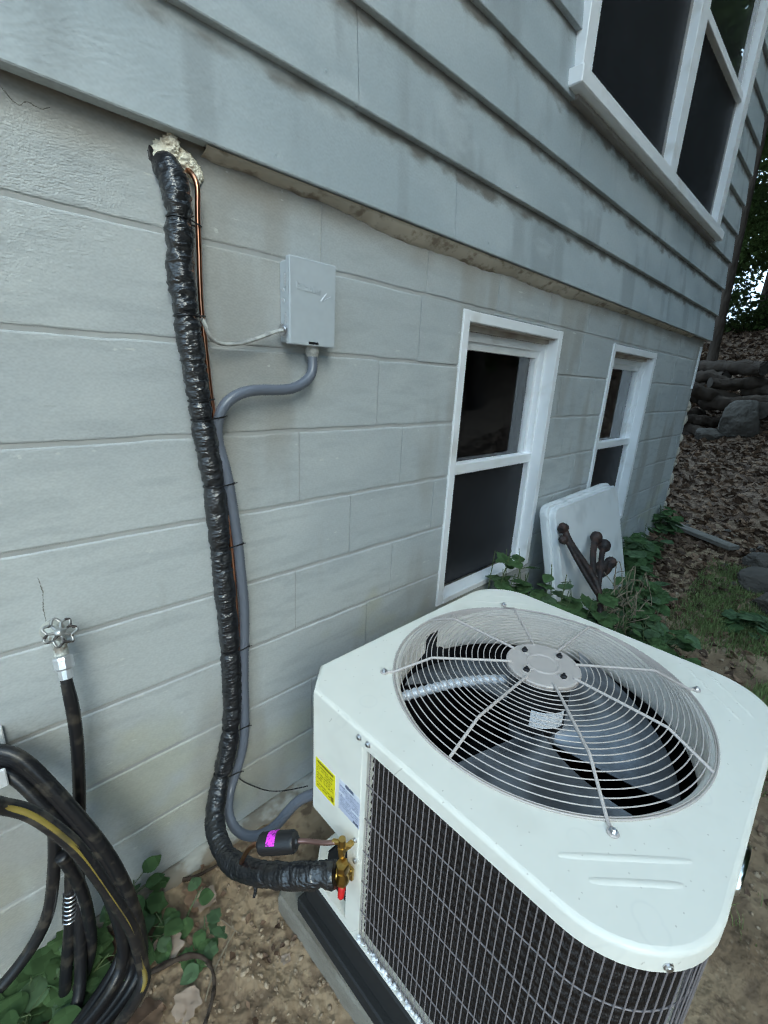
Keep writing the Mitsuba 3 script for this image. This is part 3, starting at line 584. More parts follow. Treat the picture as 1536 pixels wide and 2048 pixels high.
# service valves
def shrink(m, c, k):
    m = m.copy(); m.vertices = np.asarray(c) + (m.vertices - np.asarray(c)) * k; return m
sv = add('suction_valve', shrink(cat_(orient(lathe([(0, 0), (.0165, 0), (.018, .003), (.018, .030), (.0155, .035), (0, .035)], 6), (-.25, -.1, 1), (.4435, -.531, .392)),
    orient(lathe([(0, 0), (.013, 0), (.0195, .010), (.0195, .026), (.014, .040), (.014, .046), (0, .046)], 20), (-.1, 0, 1), (.441, -.531, .350)),
    rod((.441, -.531, .372), (.462, -.531, .372), .013, 14), rod((.425, -.518, .380), (.441, -.531, .374), .0135, 16),
    orient(lathe([(0, 0), (.009, 0), (.009, .018), (0, .018)], 6), (-.35, -.25, -1), (.440, -.533, .358)), box(.460, .4695, -.545, -.514, .345, .385, .002)), (.445, -.531, .378), .80), 'brass', ac, smooth=35)
add('valve_cap', shrink(orient(lathe([(0, 0), (.0095, 0), (.0105, .003), (.0095, .012), (.0085, .026), (.0055, .029), (0, .029)], 14), (-.38, -.28, -1), (.436, -.536, .345)), (.445, -.531, .378), .80), 'red_plastic', sv)
tag(sv + '__valve_cap', 'red valve cap')
lv = add('liquid_valve', cat_(rod((.441, -.527, .428), (.441, -.527, .474), .0075, 12), orient(lathe([(0, 0), (.0095, 0), (.0095, .012), (0, .013)], 6), (0, 0, 1), (.441, -.527, .442)),
    rod((.441, -.527, .464), (.432, -.509, .457), .0055, 10), rod((.441, -.527, .458), (.455, -.538, .452), .0045, 10), rod((.441, -.527, .440), (.4685, -.527, .440), .006, 10)), 'brass', ac, smooth=35)
tag(lv)
labels.pop(lv); 

# ------------------------------------------------------------------ pads
cpad = add('concrete_pad', None, 'concrete', shape=mikit.ply(trimesh.convex.convex_hull(np.vstack([np.c_[np.array([(.431, -.285), (.446, -.272), (1.235, -.262), (1.24, -1.095), (.475, -1.095), (.446, -.62)]), np.full(6, .032)],
    np.c_[np.array([(.437, -.289), (.449, -.277), (1.23, -.268), (1.235, -1.09), (.480, -1.09), (.451, -.62)]), np.full(6, .040)], np.c_[np.array([(.431, -.285), (.446, -.272), (1.235, -.262), (1.24, -1.095), (.475, -1.095), (.446, -.62)]), np.full(6, -.06)]])), 'concrete', smooth=25))
tag(cpad, 'grey concrete slab on the soil under the air conditioner', 'slab')
pk = thing('equipment_pad', 'black plastic pad between the concrete slab and the air conditioner', 'pad')
add('lower_slab', box(.450, 1.225, -1.085, -.345, .0405, .083, .004), 'pad_black', pk)
add('riser', box(.466, 1.205, -1.07, -.358, .083, .165, .006), 'pad_black', pk)

# ------------------------------------------------------------------ insulated line, copper, drier
pp = spline([(.386, .045, 1.742), (.387, .015, 1.740), (.388, -.018, 1.728), (.3925, -.036, 1.69), (.390, -.036, 1.59), (.395, -.036, 1.463), (.405, -.036, 1.356), (.412, -.036, 1.27), (.428, -.036, 1.135), (.4365, -.036, .972),
             (.443, -.036, .807), (.448, -.036, .658), (.4455, -.036, .50), (.423, -.038, .343), (.381, -.060, .246), (.347, -.110, .211), (.330, -.19, .199), (.334, -.28, .231), (.351, -.37, .291), (.384, -.46, .352), (.429, -.523, .382)], 1250)
sl = np.r_[0, np.cumsum(np.linalg.norm(np.diff(pp, axis=0), axis=1))]
tie_z = [1.645, 1.472, 1.303, 1.262, 1.108, .953, .655, .408, .246]
ties = [int(np.argmin(np.abs(pp[:, 2] - z) + 10 * (np.arange(1250) > 900))) for z in tie_z]
S = 44; ang = np.arange(S) * 2 * np.pi / S
base = np.interp(sl, [0, .06, 1.5, 2.0, sl[-1]], [.021, .0260, .0245, .0250, .0245])
pin = np.ones_like(sl); lump = [(t, .22, .012) for t in ties] + [(int(np.argmin(np.abs(sl - s_))), .10, .010) for s_ in (.21, .30, .47, .62, .90, 1.02, 1.33, 1.62, 1.74, 1.95, 2.1)]
for t, amt, wdt in lump: pin -= amt * np.exp(-((sl - sl[t]) / wdt) ** 2)
base = base * pin + .0012 * (meshkit.fbm(np.c_[sl * 18, sl * 0, sl * 0], 2, 3) - .5) * 2
P3 = np.stack([np.broadcast_to(sl[:, None] * 1.0, (1250, S)), np.cos(ang)[None] * .03 + 0 * sl[:, None], np.sin(ang)[None] * .03 + 0 * sl[:, None]], -1)
w1 = meshkit.fbm(P3 * np.array([62, 20, 20]), 2, 31); w2 = meshkit.noise(P3 * np.array([230, 60, 60]), 5)
ridge = 1 - np.abs(2 * w1 - 1)
vary = .45 + 1.1 * meshkit.fbm(np.c_[sl * 7, sl * 0, sl * 0], 2, 44)[:, None]; w4 = meshkit.fbm(P3 * np.array([30, 45, 45]) + 5, 3, 61)
warp = 0.0062 * (ridge - .8) * vary + .0012 * (w2 - .5) + .0056 * (w4 - .5)
pk2 = thing('insulated_pipe', 'black tape wrapped refrigerant pipe running down the block wall to the unit', 'pipe')
add('tape_wrap', tube(pp, base, S, warp=warp), 'tape_black', pk2, smooth=True)
drip = spline([pp[1085] + [.006, -.02, -.02], pp[1085] + [.008, -.028, -.045], pp[1085] + [.002, -.03, -.058]], 10)
add('loose_end', tube(drip, np.linspace(.006, .003, 10), 8), 'tape_black', pk2, smooth=True)
cu = spline([(.424, .01, 1.742), (.430, -.02, 1.735), (.435, -.031, 1.716), (.4345, -.032, 1.688), (.431, -.032, 1.6), (.4285, -.032, 1.506), (.4325, -.032, 1.408), (.439, -.032, 1.303), (.4445, -.032, 1.247), (.452, -.034, 1.154), (.461, -.034, 1.042), (.4675, -.034, .908),
             (.4725, -.034, .72), (.476, -.034, .61), (.474, -.036, .478), (.436, -.014, .345), (.388, -.043, .222), (.354, -.093, .187), (.337, -.173, .175), (.333, -.250, .205), (.331, -.320, .320), (.340, -.364, .387)], 300)
lk = thing('copper_line', 'thin bare copper tube beside the black wrapped pipe with a black filter canister', 'copper tube')
add('tube', tube(cu, .0052, 12), 'copper', lk, smooth=True)
dA, dB = np.array([.342, -.368, .388]), np.array([.394, -.433, .415])
dax = (dB - dA) / np.linalg.norm(dB - dA); L_ = np.linalg.norm(dB - dA)
dk = add('filter_drier', orient(lathe([(0, -.006), (.008, -.005), (.0095, .0), (.019, .003), (.022, .008), (.0225, L_ * .5), (.022, L_ - .008), (.019, L_ - .003), (.0095, L_), (.008, L_ + .005), (0, L_ + .006)], 40), dax, dA), 'black_metal', lk, smooth=35)
pl = lathe([(.0227, L_ * .30), (.0230, L_ * .31), (.0230, L_ * .52), (.0227, L_ * .53)], 48); keep = pl.vertices[pl.faces].mean(1); th = np.arctan2(keep[:, 1], keep[:, 0])
pl = orient(pl, dax, dA); cc = pl.vertices[pl.faces].mean(1); axp = dA + dax * ((cc - dA) @ dax)[:, None]; rd = (cc - axp) / .0229
ref = np.array([-.6, -.35, .72]); ref -= dax * (ref @ dax); ref /= np.linalg.norm(ref); hor = np.cross(dax, ref)
angd = np.degrees(np.arctan2(rd @ hor, rd @ ref)); pl = mk(pl.vertices, pl.faces[(angd > -8) & (angd < 95)] if (hor[2] > 0) else pl.faces[(angd < 8) & (angd > -95)])
add('pink_label', pl, 'pink_paper', dk, smooth=True); tag(dk + '__pink_label', 'bright pink paper label')
add('outlet_tube', tube(spline([dB + dax * .002, dB + dax * .012, (.420, -.486, .441), (.434, -.514, .459)], 40), .005, 12), 'dull_copper', lk, smooth=True)
# zip ties
def ring_tie(i, extra, name_label):
    t, a_, b_ = frames(pp); c, n_, bn = pp[i], a_[i], b_[i]
    hull = [c + (base[i] + .003) * (math.cos(q) * n_ + math.sin(q) * bn) for q in np.linspace(0, 2 * np.pi, 40)[:-1]]
    pts2 = np.array([[(h - c) @ n_, (h - c) @ bn] for h in hull])
    if extra is not None:
        ec = np.array([(extra[0] - c) @ n_, (extra[0] - c) @ bn]); pts2 = np.vstack([pts2, ec + (extra[1] + .0015) * np.c_[np.cos(ang), np.sin(ang)]])
    from scipy.spatial import ConvexHull
    hv = pts2[ConvexHull(pts2).vertices]; hv = np.vstack([hv, hv[:1]])
    s = np.r_[0, np.cumsum(np.linalg.norm(np.diff(hv, axis=0), axis=1))]; tt = np.linspace(0, s[-1], 61)[:-1]
    hv = np.c_[np.interp(tt, s, hv[:, 0]), np.interp(tt, s, hv[:, 1])]
    loop = c + hv[:, :1] * n_ + hv[:, 1:] * bn
    m = tube(loop, .0017, 6, closed=True)
    far = loop[np.argmax(loop[:, 0] - 2 * loop[:, 1])]
    m = cat_(m, trimesh.creation.box(extents=[.005, .004, .004], transform=trimesh.transformations.translation_matrix(far)), rod(far, far + [.006, -.009, .004], .0012, 6))
    k_ = add('zip_tie', m, 'tie_black', None, smooth=40)
    tag(k_, name_label, 'zip tie')
cd = spline([(.711, -.030, 1.428), (.710, -.034, 1.40), (.705, -.038, 1.375), (.680, -.040, 1.348), (.640, -.042, 1.332), (.576, -.045, 1.328), (.511, -.045, 1.321), (.471, -.042, 1.299), (.452, -.036, 1.265), (.4485, -.031, 1.213), (0.4570, -.040, 1.154),
             (0.4700, -.040, 1.066), (0.4805, -.040, .96), (0.4865, -.040, .861), (0.4905, -.040, .788), (0.4865, -.040, .668), (0.4795, -.040, .51), (0.4710, -.040, .341), (.448, -.036, .25), (.415, -.052, .194), (.394, -.09, .178), (.392, -.13, .163), (.410, -.18, .167), (.443, -.23, .209),
             (.465, -.27, .28), (.491, -.30, .337), (.512, -.335, .372), (.54, -.37, .40)], 900)
cs = np.r_[0, np.cumsum(np.linalg.norm(np.diff(cd, axis=0), axis=1))]
ck = thing('electrical_conduit', 'grey flexible ribbed conduit looping from the wall box down to the unit', 'conduit')
add('sleeve', tube(cd, .0126 + .0005 * np.sin(cs * 2 * np.pi / .0048 ), 16), 'conduit_grey', ck, smooth=True)
add('fitting', cat_(rod((.711, -.030, 1.412), (.711, -.030, 1.437), .0155, 16), rod((.711, -.030, 1.418), (.711, -.030, 1.431), .0175, 8)), 'cable_grey', ck, smooth=35)
def near(curve, z, upto=None): return curve[np.argmin(np.abs(curve[:, 2] - z) + (0 if upto is None else 10 * (np.arange(len(curve)) > upto)))]
tl = ['black zip tie nearest the top of the pipe around the copper tube', 'black zip tie around pipe and copper tube at the flat grey cable', 'black zip tie just above where the conduit joins the pipe', 'black zip tie where the conduit first meets the wrapped pipe',
      'black zip tie around pipe and conduit, second along the conduit', 'black zip tie around pipe and conduit, third along the conduit', 'black zip tie around pipe and conduit at the height of the unit top', 'black zip tie around pipe and conduit level with the unit lid edge', 'lowest black zip tie where pipe and conduit bend away from the wall']
for q, (i, z, lb) in enumerate(zip(ties, tie_z, tl)):
    ring_tie(i, (near(cu, z, 250), .0052) if q < 3 else (near(cd, z, 760), .0117), lb)

# ------------------------------------------------------------------ wall box, cable, foam, spigot
bk = thing('disconnect_box', 'small grey metal electrical disconnect box on the block wall', 'electrical box')
add('body', box(.636, .757, -.050, -.001, 1.441, 1.622, .003), 'box_grey', bk)
add('cover', cat_(box(.628, .763, -.057, -.0505, 1.436, 1.628, .002), box(.628, .632, -.0505, -.042, 1.4375, 1.627), box(.759, .763, -.0505, -.042, 1.4375, 1.627)), 'box_grey', bk)
for zz in (1.565, 1.478): add('hinge', box(.6315, .636, -.040, -.028, zz, zz + .028, .001), 'coupling_metal', bk)
for zz in (1.558, 1.535): add('knockout', orient(lathe([(0, .0012), (.004, .0012), (.005, 0)], 14), (-1, 0, 0), (.636, -.018, zz)), 'coupling_metal', bk)
tx = meshkit.text_mesh('Drittoller', 0.0125, 0.0022, bold=True); tx.apply_transform(trimesh.transformations.scale_matrix(1.0)); tv = tx.vertices.copy(); sc = .070 / (tv[:, 0].max() - tv[:, 0].min())
add('lettering', mk(np.c_[.646 + tv[:, 0] * sc, -.0569 - tv[:, 2] * .8, 1.5605 + tv[:, 1] * sc * 1.15 - .08 * tv[:, 0] * sc], np.c_[tx.faces[:, 0], tx.faces[:, 1], tx.faces[:, 2]]), 'box_grey', bk, smooth=False)
add('emblem', cat_(rod((.716, -.0574, 1.541), (.734, -.0574, 1.561), .0011, 6), rod((.717, -.0572, 1.540), (.748, -.0572, 1.556), .0008, 6)), 'coupling_metal', bk)
add('latch', box(.682, .710, -.0585, -.057, 1.4405, 1.4455), 'bolt_dark', bk, smooth=False)
cb = spline([(.428, -.030, 1.468), (.432, -.042, 1.452), (.440, -.040, 1.436), (.468, -.030, 1.424), (.513, -.028, 1.428), (.564, -.030, 1.445), (.605, -.034, 1.462), (.640, -.036, 1.470)], 90)
kc = thing('power_cable', 'flat grey cable curving from the wrapped pipe into the wall box', 'cable')
add('sheath', tube(cb, .0072, 12, flat=.55), 'cable_grey', kc, smooth=True)
add('clamp', cat_(rod((.618, -.035, 1.466), (.637, -.035, 1.469), .0125, 14), rod((.622, -.035, 1.4665), (.627, -.035, 1.4673), .0155, 8)), 'zinc', kc, smooth=35)
fm = cat_(blob((.392, .002, 1.756), (.033, .021, .033), 3, .34, 4, 4.0), blob((.424, .000, 1.755), (.028, .019, .025), 5, .36, 4, 4.2), blob((.450, .001, 1.741), (.018, .014, .022), 8, .36, 4, 4.2), blob((.396, -.010, 1.778), (.017, .016, .020), 12, .36, 4, 4.2), blob((.438, .0, 1.750), (.019, .016, .020), 15, .36, 4, 4.2))
fm.vertices = np.array([.420, 0, 1.755]) + (fm.vertices - np.array([.420, 0, 1.755])) * [.86, .9, .86]
tag(add('foam_seal', fm, 'foam', smooth=True), 'lump of cream expanding foam sealing the pipe hole under the siding', 'foam')
tag(add('wall_hole', blob((.366, .002, 1.752), (.009, .003, .017), 4, .3, 3), 'black_metal', smooth=True), 'dark chipped hole in the block wall left of the foam', 'hole')
th_ = spline([(.452, -.02, .224), (.475, -.012, .17), (.505, -.012, .130), (.553, -.030, .088), (.604, -.085, .103), (.64, -.12, .12)], 50)
tag(add('thin_wire', tube(th_, .0016, 6), 'tie_black', smooth=True), 'thin dark wire drooping along the wall foot behind the conduit', 'wire')
# spigot
sk = thing('garden_tap', 'old wall tap with lobed wheel handle on the block wall', 'tap')
add('body', cat_(rod((.088, .0, .842), (.092, -.055, .838), .013, 14), rod((.092, -.050, .842), (.091, -.066, .812), .0125, 14), rod((.0915, -.05, .84), (.0925, -.074, .868), .0075, 12), orient(lathe([(0, 0), (.020, 0), (.021, .003), (.015, .005), (0, .005)], 20), (0, -1, 0), (.088, .0, .842))), 'spigot_paint', sk, smooth=35)
ax = np.array([.10, -.72, .62]); ax /= np.linalg.norm(ax); u_ = np.cross(ax, [1, 0, .2]); u_ /= np.linalg.norm(u_); v_ = np.cross(ax, u_); hc = np.array([.093, -.080, .871])
t = np.linspace(0, 2 * np.pi, 141)[:-1]; rr = .0245 + .0040 * np.cos(7 * t)
wh = [tube(hc + rr[:, None] * (np.cos(t)[:, None] * u_ + np.sin(t)[:, None] * v_), .0027, 8, closed=True)]
for k in range(7):
    a = 2 * np.pi * (k + .5) / 7; dct = np.cos(a) * u_ + np.sin(a) * v_; wh.append(tube([hc + .006 * dct, hc + .0205 * dct], np.array([.0035, .0022]), 8))
wh.append(orient(lathe([(0, -.004), (.0085, -.003), (.009, .003), (.006, .006), (0, .007)], 12), ax, hc))
add('wheel_handle', cat_(*wh), 'wheel_metal', sk, smooth=40)
gh = thing('garden_hose', 'coiled dirty black garden hose with a yellow stripe hanging on the wall', 'hose')
add('coupling', cat_(orient(lathe([(.008, .032), (.0165, .030), (.0175, .026), (.0175, .008), (.0155, .005), (.0125, .004), (.0118, -.014), (.0095, -.016)], 10), (0.03, .33, .9), (.0905, -.080, .784))), 'coupling_metal', gh, smooth=False)
h1 = spline([(.0903, -.079, .786), (.0895, -.086, .755), (.0905, -.087, .716), (.0885, -.085, .618), (.080, -.083, .517), (.066, -.085, .401), (.050, -.095, .300), (.035, -.115, .20), (.02, -.14, .10), (.0, -.17, .03), (-.05, -.21, .012)], 160)
add('lead', tube(h1, np.interp(np.arange(160), [0, 12, 159], [.0095, .0122, .0122]), 14), 'rubber_black', gh, smooth=True)
def loop_pts(k):
    # hanging coil: narrow at the bracket, wide on the ground
    j = rng.normal(0, 1, 8) * .006
    q = [(-.060, -.055, .655), (-.010, -.085, .640), (.030, -.125, .565), (.078, -.165, .43), (.108, -.185, .29), (.120, -.195, .15), (.105, -.205, .045), (.03, -.24, .015),
         (-.10, -.26, .014), (-.24, -.20, .02), (-.31, -.14, .13), (-.29, -.11, .32), (-.22, -.08, .50), (-.13, -.05, .63)]
    q = np.array(q); c = np.array([-.09, -.12, .33])
    off = [(1.05, 0.030), (1.00, .012), (.95, -.010), (.89, .015), (.84, -.02), (.92, -.045), (.98, -.035), (.74, .03)][k]
    q2 = c + (q - c) * np.array([off[0], 1, off[0] if off[0] < 1 else 1 + (off[0] - 1) * .5]); q2[:, 1] = q2[:, 1] * .93; q2[:, 1] -= .6 * off[1] * np.clip((q[:, 0] + .1) * 6, 0.1, 1); q2[:, 2] = np.maximum(q2[:, 2], .012 + .004 * k)
    q2[:, 0] += j[:1] * .4; return np.vstack([q2, q2[:1]])
for k in (0, 1, 2, 3, 5, 6):
    lp = loop_pts(k); cl = CubicSpline(np.arange(len(lp)), lp, bc_type='periodic')(np.linspace(0, len(lp) - 1, 161)[:-1])
    add('loop', tube(cl, .0120, 12, closed=True), 'rubber_black', gh, smooth=True)
sp_ = np.array([(-.075, -.15, .635), (-.041, -.162, .615), (-.006, -.172, .578), (.029, -.192, .518), (.057, -.207, .443), (.091, -.218, .301), (.112, -.224, .192), (.119, -.229, .074), (.10, -.24, .016), (.0, -.28, .014), (-.15, -.29, .014), (-.30, -.22, .05), (-.33, -.16, .25), (-.25, -.14, .47), (-.14, -.14, .60), (-.075, -.15, .635)])
sp_[:9] += (np.array(CAM) - sp_[:9]) * .105; sp_[-1] = sp_[0]
cl = CubicSpline(np.arange(len(sp_)), sp_, bc_type='periodic')(np.linspace(0, len(sp_) - 1, 221)[:-1])
add('loop', tube(cl, .0120, 12, closed=True), 'rubber_black', gh, smooth=True)
add('yellow_stripe', tube(cl + .0082 * np.array([-.06, -.74, .66]), .0055, 8, closed=True), 'stripe_yellow', gh, smooth=True)
e1 = spline([(.045, -.10, .36), (.030, -.105, .27), (.018, -.11, .19), (-.005, -.12, .08), (-.02, -.13, -.0)], 60); add('tail', tube(e1, .0122, 12), 'rubber_black', gh, smooth=True)
e2 = spline([(.025, -.10, .46), (.018, -.10, .391), (.002, -.10, .30), (-.016, -.10, .233), (-.055, -.10, .169), (-.111, -.10, .122)], 60); add('tail', tube(e2, .0122, 12), 'rubber_black', gh, smooth=True)
e3 = spline([(.025, -.13, .40), (.040, -.13, .33), (.048, -.13, .167), (.03, -.13, .055), (-.012, -.14, .0)], 60); add('tail', tube(e3, .0122, 12), 'rubber_black', gh, smooth=True)
t = np.linspace(0, 7 * 2 * np.pi, 200); ctr = np.c_[np.interp(t, [0, 44], [.0315, .0185]), np.full(200, -.108), np.interp(t, [0, 44], [.275, .195])]
add('spring_guard', tube(ctr + .0142 * np.c_[np.cos(t), np.sin(t), .15 * np.cos(t)], .0020, 6), 'chrome', gh, smooth=True)
hb = add('hose_bracket', cat_(box(-.075, -.018, -.012, 0, .60, .665, .002), box(-.07, -.025, -.10, -.012, .60, .612, .002), box(-.07, -.025, -.104, -.098, .60, .640, .002)), 'trim_white', smooth=30)
tag(hb, 'white bracket on the wall holding the coiled hose', 'bracket')
h2 = spline([(.13, -.215, .018), (.19, -.235, .020), (.235, -.27, .016), (.24, -.315, .012), (.215, -.36, .012), (.17, -.40, .012)], 60)
tag(add('root', tube(h2, np.linspace(.007, .003, 60) + .003 * (meshkit.noise(np.c_[np.arange(60) * .4, np.zeros(60), np.zeros(60)], 4) - .5), 8), 'bark', smooth=True), 'dark gnarled root lying on the soil below the hose', 'root')

# ------------------------------------------------------------------ things against the wall
tb_labels = ['front white plastic folding tabletop leaning on the wall', 'rear white plastic folding tabletop behind the other one']
for k in range(2):
    w_, h_, r_, th = .845, .84, .055, .042
    pg = sbox(r_, r_, w_ - r_, h_ - r_).buffer(r_, 8)
    m = cat_(loft([(np.array(pg.buffer(-d).exterior.coords)[:-1][np.linspace(0, len(pg.buffer(-d).exterior.coords) - 2, 36).astype(int)], z) for d, z in ((.012, 0), (.003, .003), (0, .009), (0, th - .008), (.004, th - .002), (.010, th))]))
    o36 = np.array(pg.buffer(-.010).exterior.coords)[:-1][np.linspace(0, len(pg.buffer(-.010).exterior.coords) - 2, 36).astype(int)]
    v2, f2 = trimesh.creation.triangulate_polygon(Polygon(o36), engine='earcut')
    m = cat_(m, mk(np.c_[v2, np.full(len(v2), th)], f2), mk(np.c_[v2, np.full(len(v2), 0)], f2[:, ::-1]))
    v = m.vertices; lean = math.radians(15.5 if k == 0 else 14); e = np.array([0, math.sin(lean), math.cos(lean)]); n_ = np.array([0, -math.cos(lean), math.sin(lean)])
    tilt = math.radians(1.0 + .3 * k)
    x_ = v[:, 0] * math.cos(tilt) - (v[:, 1]) * math.sin(tilt); z_ = v[:, 1] * math.cos(tilt) + v[:, 0] * math.sin(tilt)
    org = np.array([2.115 - .02 * k, -.295 + .055 * k, -.03 + .005 * k])
    p3 = org + x_[:, None] * np.array([1, 0, 0]) + z_[:, None] * e + v[:, 2:3] * n_
    tag(add('folding_table', mk(p3, m.faces), 'table_plastic', smooth=35), tb_labels[k], 'folding table', 'folding tables leaning on the wall' if False else None)
ri = thing('rusty_iron', 'rusty forked iron bar leaning against the white folding table', 'iron bar')
add('bar', cat_(tube(spline([(2.125, -.165, .705), (2.150, -.27, .560), (2.172, -.36, .44), (2.10, -.42, .32), (2.06, -.45, .10), (2.05, -.46, -.03)], 40), np.linspace(.016, .014, 40), 12),
    tube(spline([(2.105, -.185, .665), (2.128, -.285, .525), (2.152, -.375, .41)], 20), .0115, 10), blob((2.118, -.165, .700), (.028, .026, .028), 2, .25, 3), blob((2.100, -.185, .650), (.025, .022, .024), 4, .3, 3)), 'rust_iron', ri, smooth=True)
add('fork', cat_(tube(spline([(2.168, -.345, .452), (2.24, -.30, .50), (2.34, -.25, .555), (2.43, -.22, .590)], 24), np.linspace(.012, .018, 24), 12), blob((2.44, -.218, .597), (.031, .031, .035), 6, .15, 3),
    tube(spline([(2.175, -.365, .43), (2.26, -.33, .48), (2.36, -.29, .52), (2.45, -.26, .550)], 24), np.linspace(.011, .015, 24), 12), blob((2.465, -.258, .556), (.034, .032, .036), 7, .12, 3)), 'rust_iron', ri, smooth=True)
add('lug', cat_(blob((2.33, -.31, .485), (.05, .03, .035), 9, .4, 3), tube(spline([(2.30, -.32, .46), (2.38, -.32, .46), (2.44, -.31, .475)], 12), .022, 10), blob((2.45, -.31, .478), (.032, .03, .034), 13, .2, 3)), 'rust_iron', ri, smooth=True)

# ------------------------------------------------------------------ plants
def leaf_mesh(w=.5, cup=.12, tip=.12, lobes=0):
    n = 15; t = np.linspace(0, 1, n); half = w * np.sin(np.pi * t ** .72) ** .8
    if lobes: half = half * (1 + .16 * np.cos(t * lobes * 2 * np.pi))
    v = []
    for i in range(n):
        y = t[i]; zc = -cup * 1.2 * (y - .3) ** 2
        for s in (-1, -.5, 0, .5, 1): v.append((s * half[i], y + .06 * abs(s) * (1 - y), zc + cup * abs(s) * .8 - .07 * (abs(s) > .9) + .02 * math.sin(9 * y + 4 * s)))
    f = []
    for i in range(n - 1):
        for j in range(4):
            q = [i * 5 + j, i * 5 + j + 1, (i + 1) * 5 + j + 1, (i + 1) * 5 + j]; f += [q[:3], [q[0], q[2], q[3]]]
    return mk(v, f)
LM = [leaf_mesh(.46), leaf_mesh(.38, .16), leaf_mesh(.52, .10, .1, 3), leaf_mesh(.30, .2)]
LV = [mikit.ply(m, 'weed_leaf', smooth=True) for m in LM]
def place(at, yaw, pitch, roll, s): return T().translate([float(q) for q in at]).rotate([0, 0, 1], math.degrees(yaw)).rotate([1, 0, 0], math.degrees(pitch)).rotate([0, 1, 0], math.degrees(roll)).scale(float(s))
def plant(x, y, h, nst, nlf, size, label, spread=.12, group=None, single=True, lean=(0, 0), pale=.28, kinds=(0, 1, 2), name='weed'):
    z0 = float(ground_z(x, y, False)) - .01
    k = thing(name, label, 'plant', group); st, lv_ = [], []
    for i in range(nst):
        a = random.uniform(0, 2 * np.pi); sp = spread * random.uniform(.3, 1); hh = h * random.uniform(.55, 1.05)
        p0 = np.array([x + random.uniform(-.02, .02), min(y + random.uniform(-.02, .02), -.012), z0]); p2 = p0 + [math.cos(a) * sp + lean[0] * hh, math.sin(a) * sp + lean[1] * hh, hh]
        p2[1] = min(p2[1], -.03)
        p1 = p0 * .5 + p2 * .5 + [0, 0, hh * .12]; cv = spline([p0, p1, p2], 14); st.append(tube(cv, np.linspace(.0026, .0012, 14) * (1 + h), 5))
        for j in range(nlf):
            tpos = .3 + .7 * (j + random.random() * .6) / nlf; q = cv[min(13, int(tpos * 13))]; yw = random.uniform(0, 2 * np.pi); s = size * random.uniform(.6, 1.15)
            dirv = np.array([-math.sin(yw), math.cos(yw)])
            if q[1] + dirv[1] * s * 1.1 > -.015: yw += math.pi; dirv = -dirv
            pet = q + np.array([dirv[0], dirv[1], .25]) * s * random.uniform(.15, .5); st.append(tube([q, pet], .0010 * (1 + h), 4))
            lv_.append((pet, yw, random.uniform(-.55, .2), random.uniform(-.35, .35), s, random.random() < pale, random.choice(kinds)))
    add('stem', cat_(*st), 'weed_stem', k, smooth=True)
    if single:
        for at, yw, pi_, ro, s, pl_, kk in lv_: add('leaf', None, 'weed_leaf_pale' if pl_ else 'weed_leaf', k, shape=LV[kk], to_world=place(at, yw, pi_, ro, s))
    else:
        ms = []
        for at, yw, pi_, ro, s, pl_, kk in lv_:
            M = np.array(place(at, yw, pi_, ro, s).matrix, float).reshape(4, 4); m = LM[kk].copy(); m.apply_transform(M); ms.append(m)
        add('leaves', cat_(*ms), 'weed_leaf', k, smooth=True); labels[k + '__leaves'] = {'kind': 'stuff'}
    return k
# at the wall foot by the hose
plant(.165, -.035, .17, 3, 5, .055, 'upright green weed against the wall just right of the hose', .05)
plant(.215, -.165, .07, 4, 4, .050, 'low broad leaved weed on the soil right of the hose', .08)
plant(.235, -.255, .04, 3, 3, .060, 'flat green weed lying on the soil in front of the hose', .06)
plant(-.02, -.085, .09, 4, 4, .085, 'large leaved weed behind the hose coil at the wall foot', .07)
plant(.015, -.125, .07, 4, 4, .085, 'broad leaved weed under the hanging hose loops', .08)
plant(-.075, -.105, .09, 4, 4, .085, 'weed at the lower left corner below the hose', .09)
plant(.05, -.18, .04, 3, 3, .06, 'small weed in front of the hose loops', .06)
# between unit and tables
wl = ['tall leafy weed under the corner of the nearer basement window', 'tall leafy weed between the window and the folding tables', 'leafy weed in front of the left edge of the tables', 'leafy weed behind the unit at the foot of the tables',
      'weed rising behind the unit lid below the tables', 'bushy weed at the base of the rusty iron bar']
for (x, y, h, n, m, s), lb in zip([(1.70, -.05, .66, 5, 7, .085), (1.80, -.10, .70, 6, 8, .085), (1.90, -.17, .62, 6, 7, .09), (1.86, -.30, .60, 8, 8, .09), (2.05, -.34, .54, 8, 8, .10), (2.25, -.50, .40, 6, 7, .085)], wl):
    plant(x, y, h, n, m, s, lb, .10)
rl = ['dense weed right of the folding tables near the window frame', 'weed against the wall beyond the folding tables', 'leafy weed at the far house corner', 'spreading weed on the ground right of the rusty bar', 'low weed in front of the folding tables',
      'spreading weed behind the right corner of the unit', 'low leafy weed between the unit and the litter slope', 'trailing weed along the wall foot near the corner', 'round leaved weed right of the dry vine', 'weed nearest the right edge of the unit lid']
for (x, y, h, n, m, s), lb in zip([(3.12, -.12, .40, 9, 8, .12), (3.45, -.10, .36, 8, 8, .12), (4.45, -.06, .30, 7, 7, .11), (2.75, -.42, .36, 9, 8, .10), (2.50, -.44, .36, 8, 8, .10), (2.35, -.60, .30, 8, 8, .09), (2.62, -.62, .24, 8, 7, .09), (3.85, -.12, .28, 7, 7, .11), (2.95, -.30, .34, 9, 8, .11), (2.20, -.70, .26, 7, 7, .085)], rl):
    plant(x, y, h, n, m, s, lb, .17)
plant(3.3, -.90, .12, 6, 6, .10, 'round leaved weed in the grass at the right edge', .16)
plant(2.35, -.045, .93, 1, 2, .075, 'single vine leaf showing over the top edge of the tables', .02, name='vine', pale=.2)
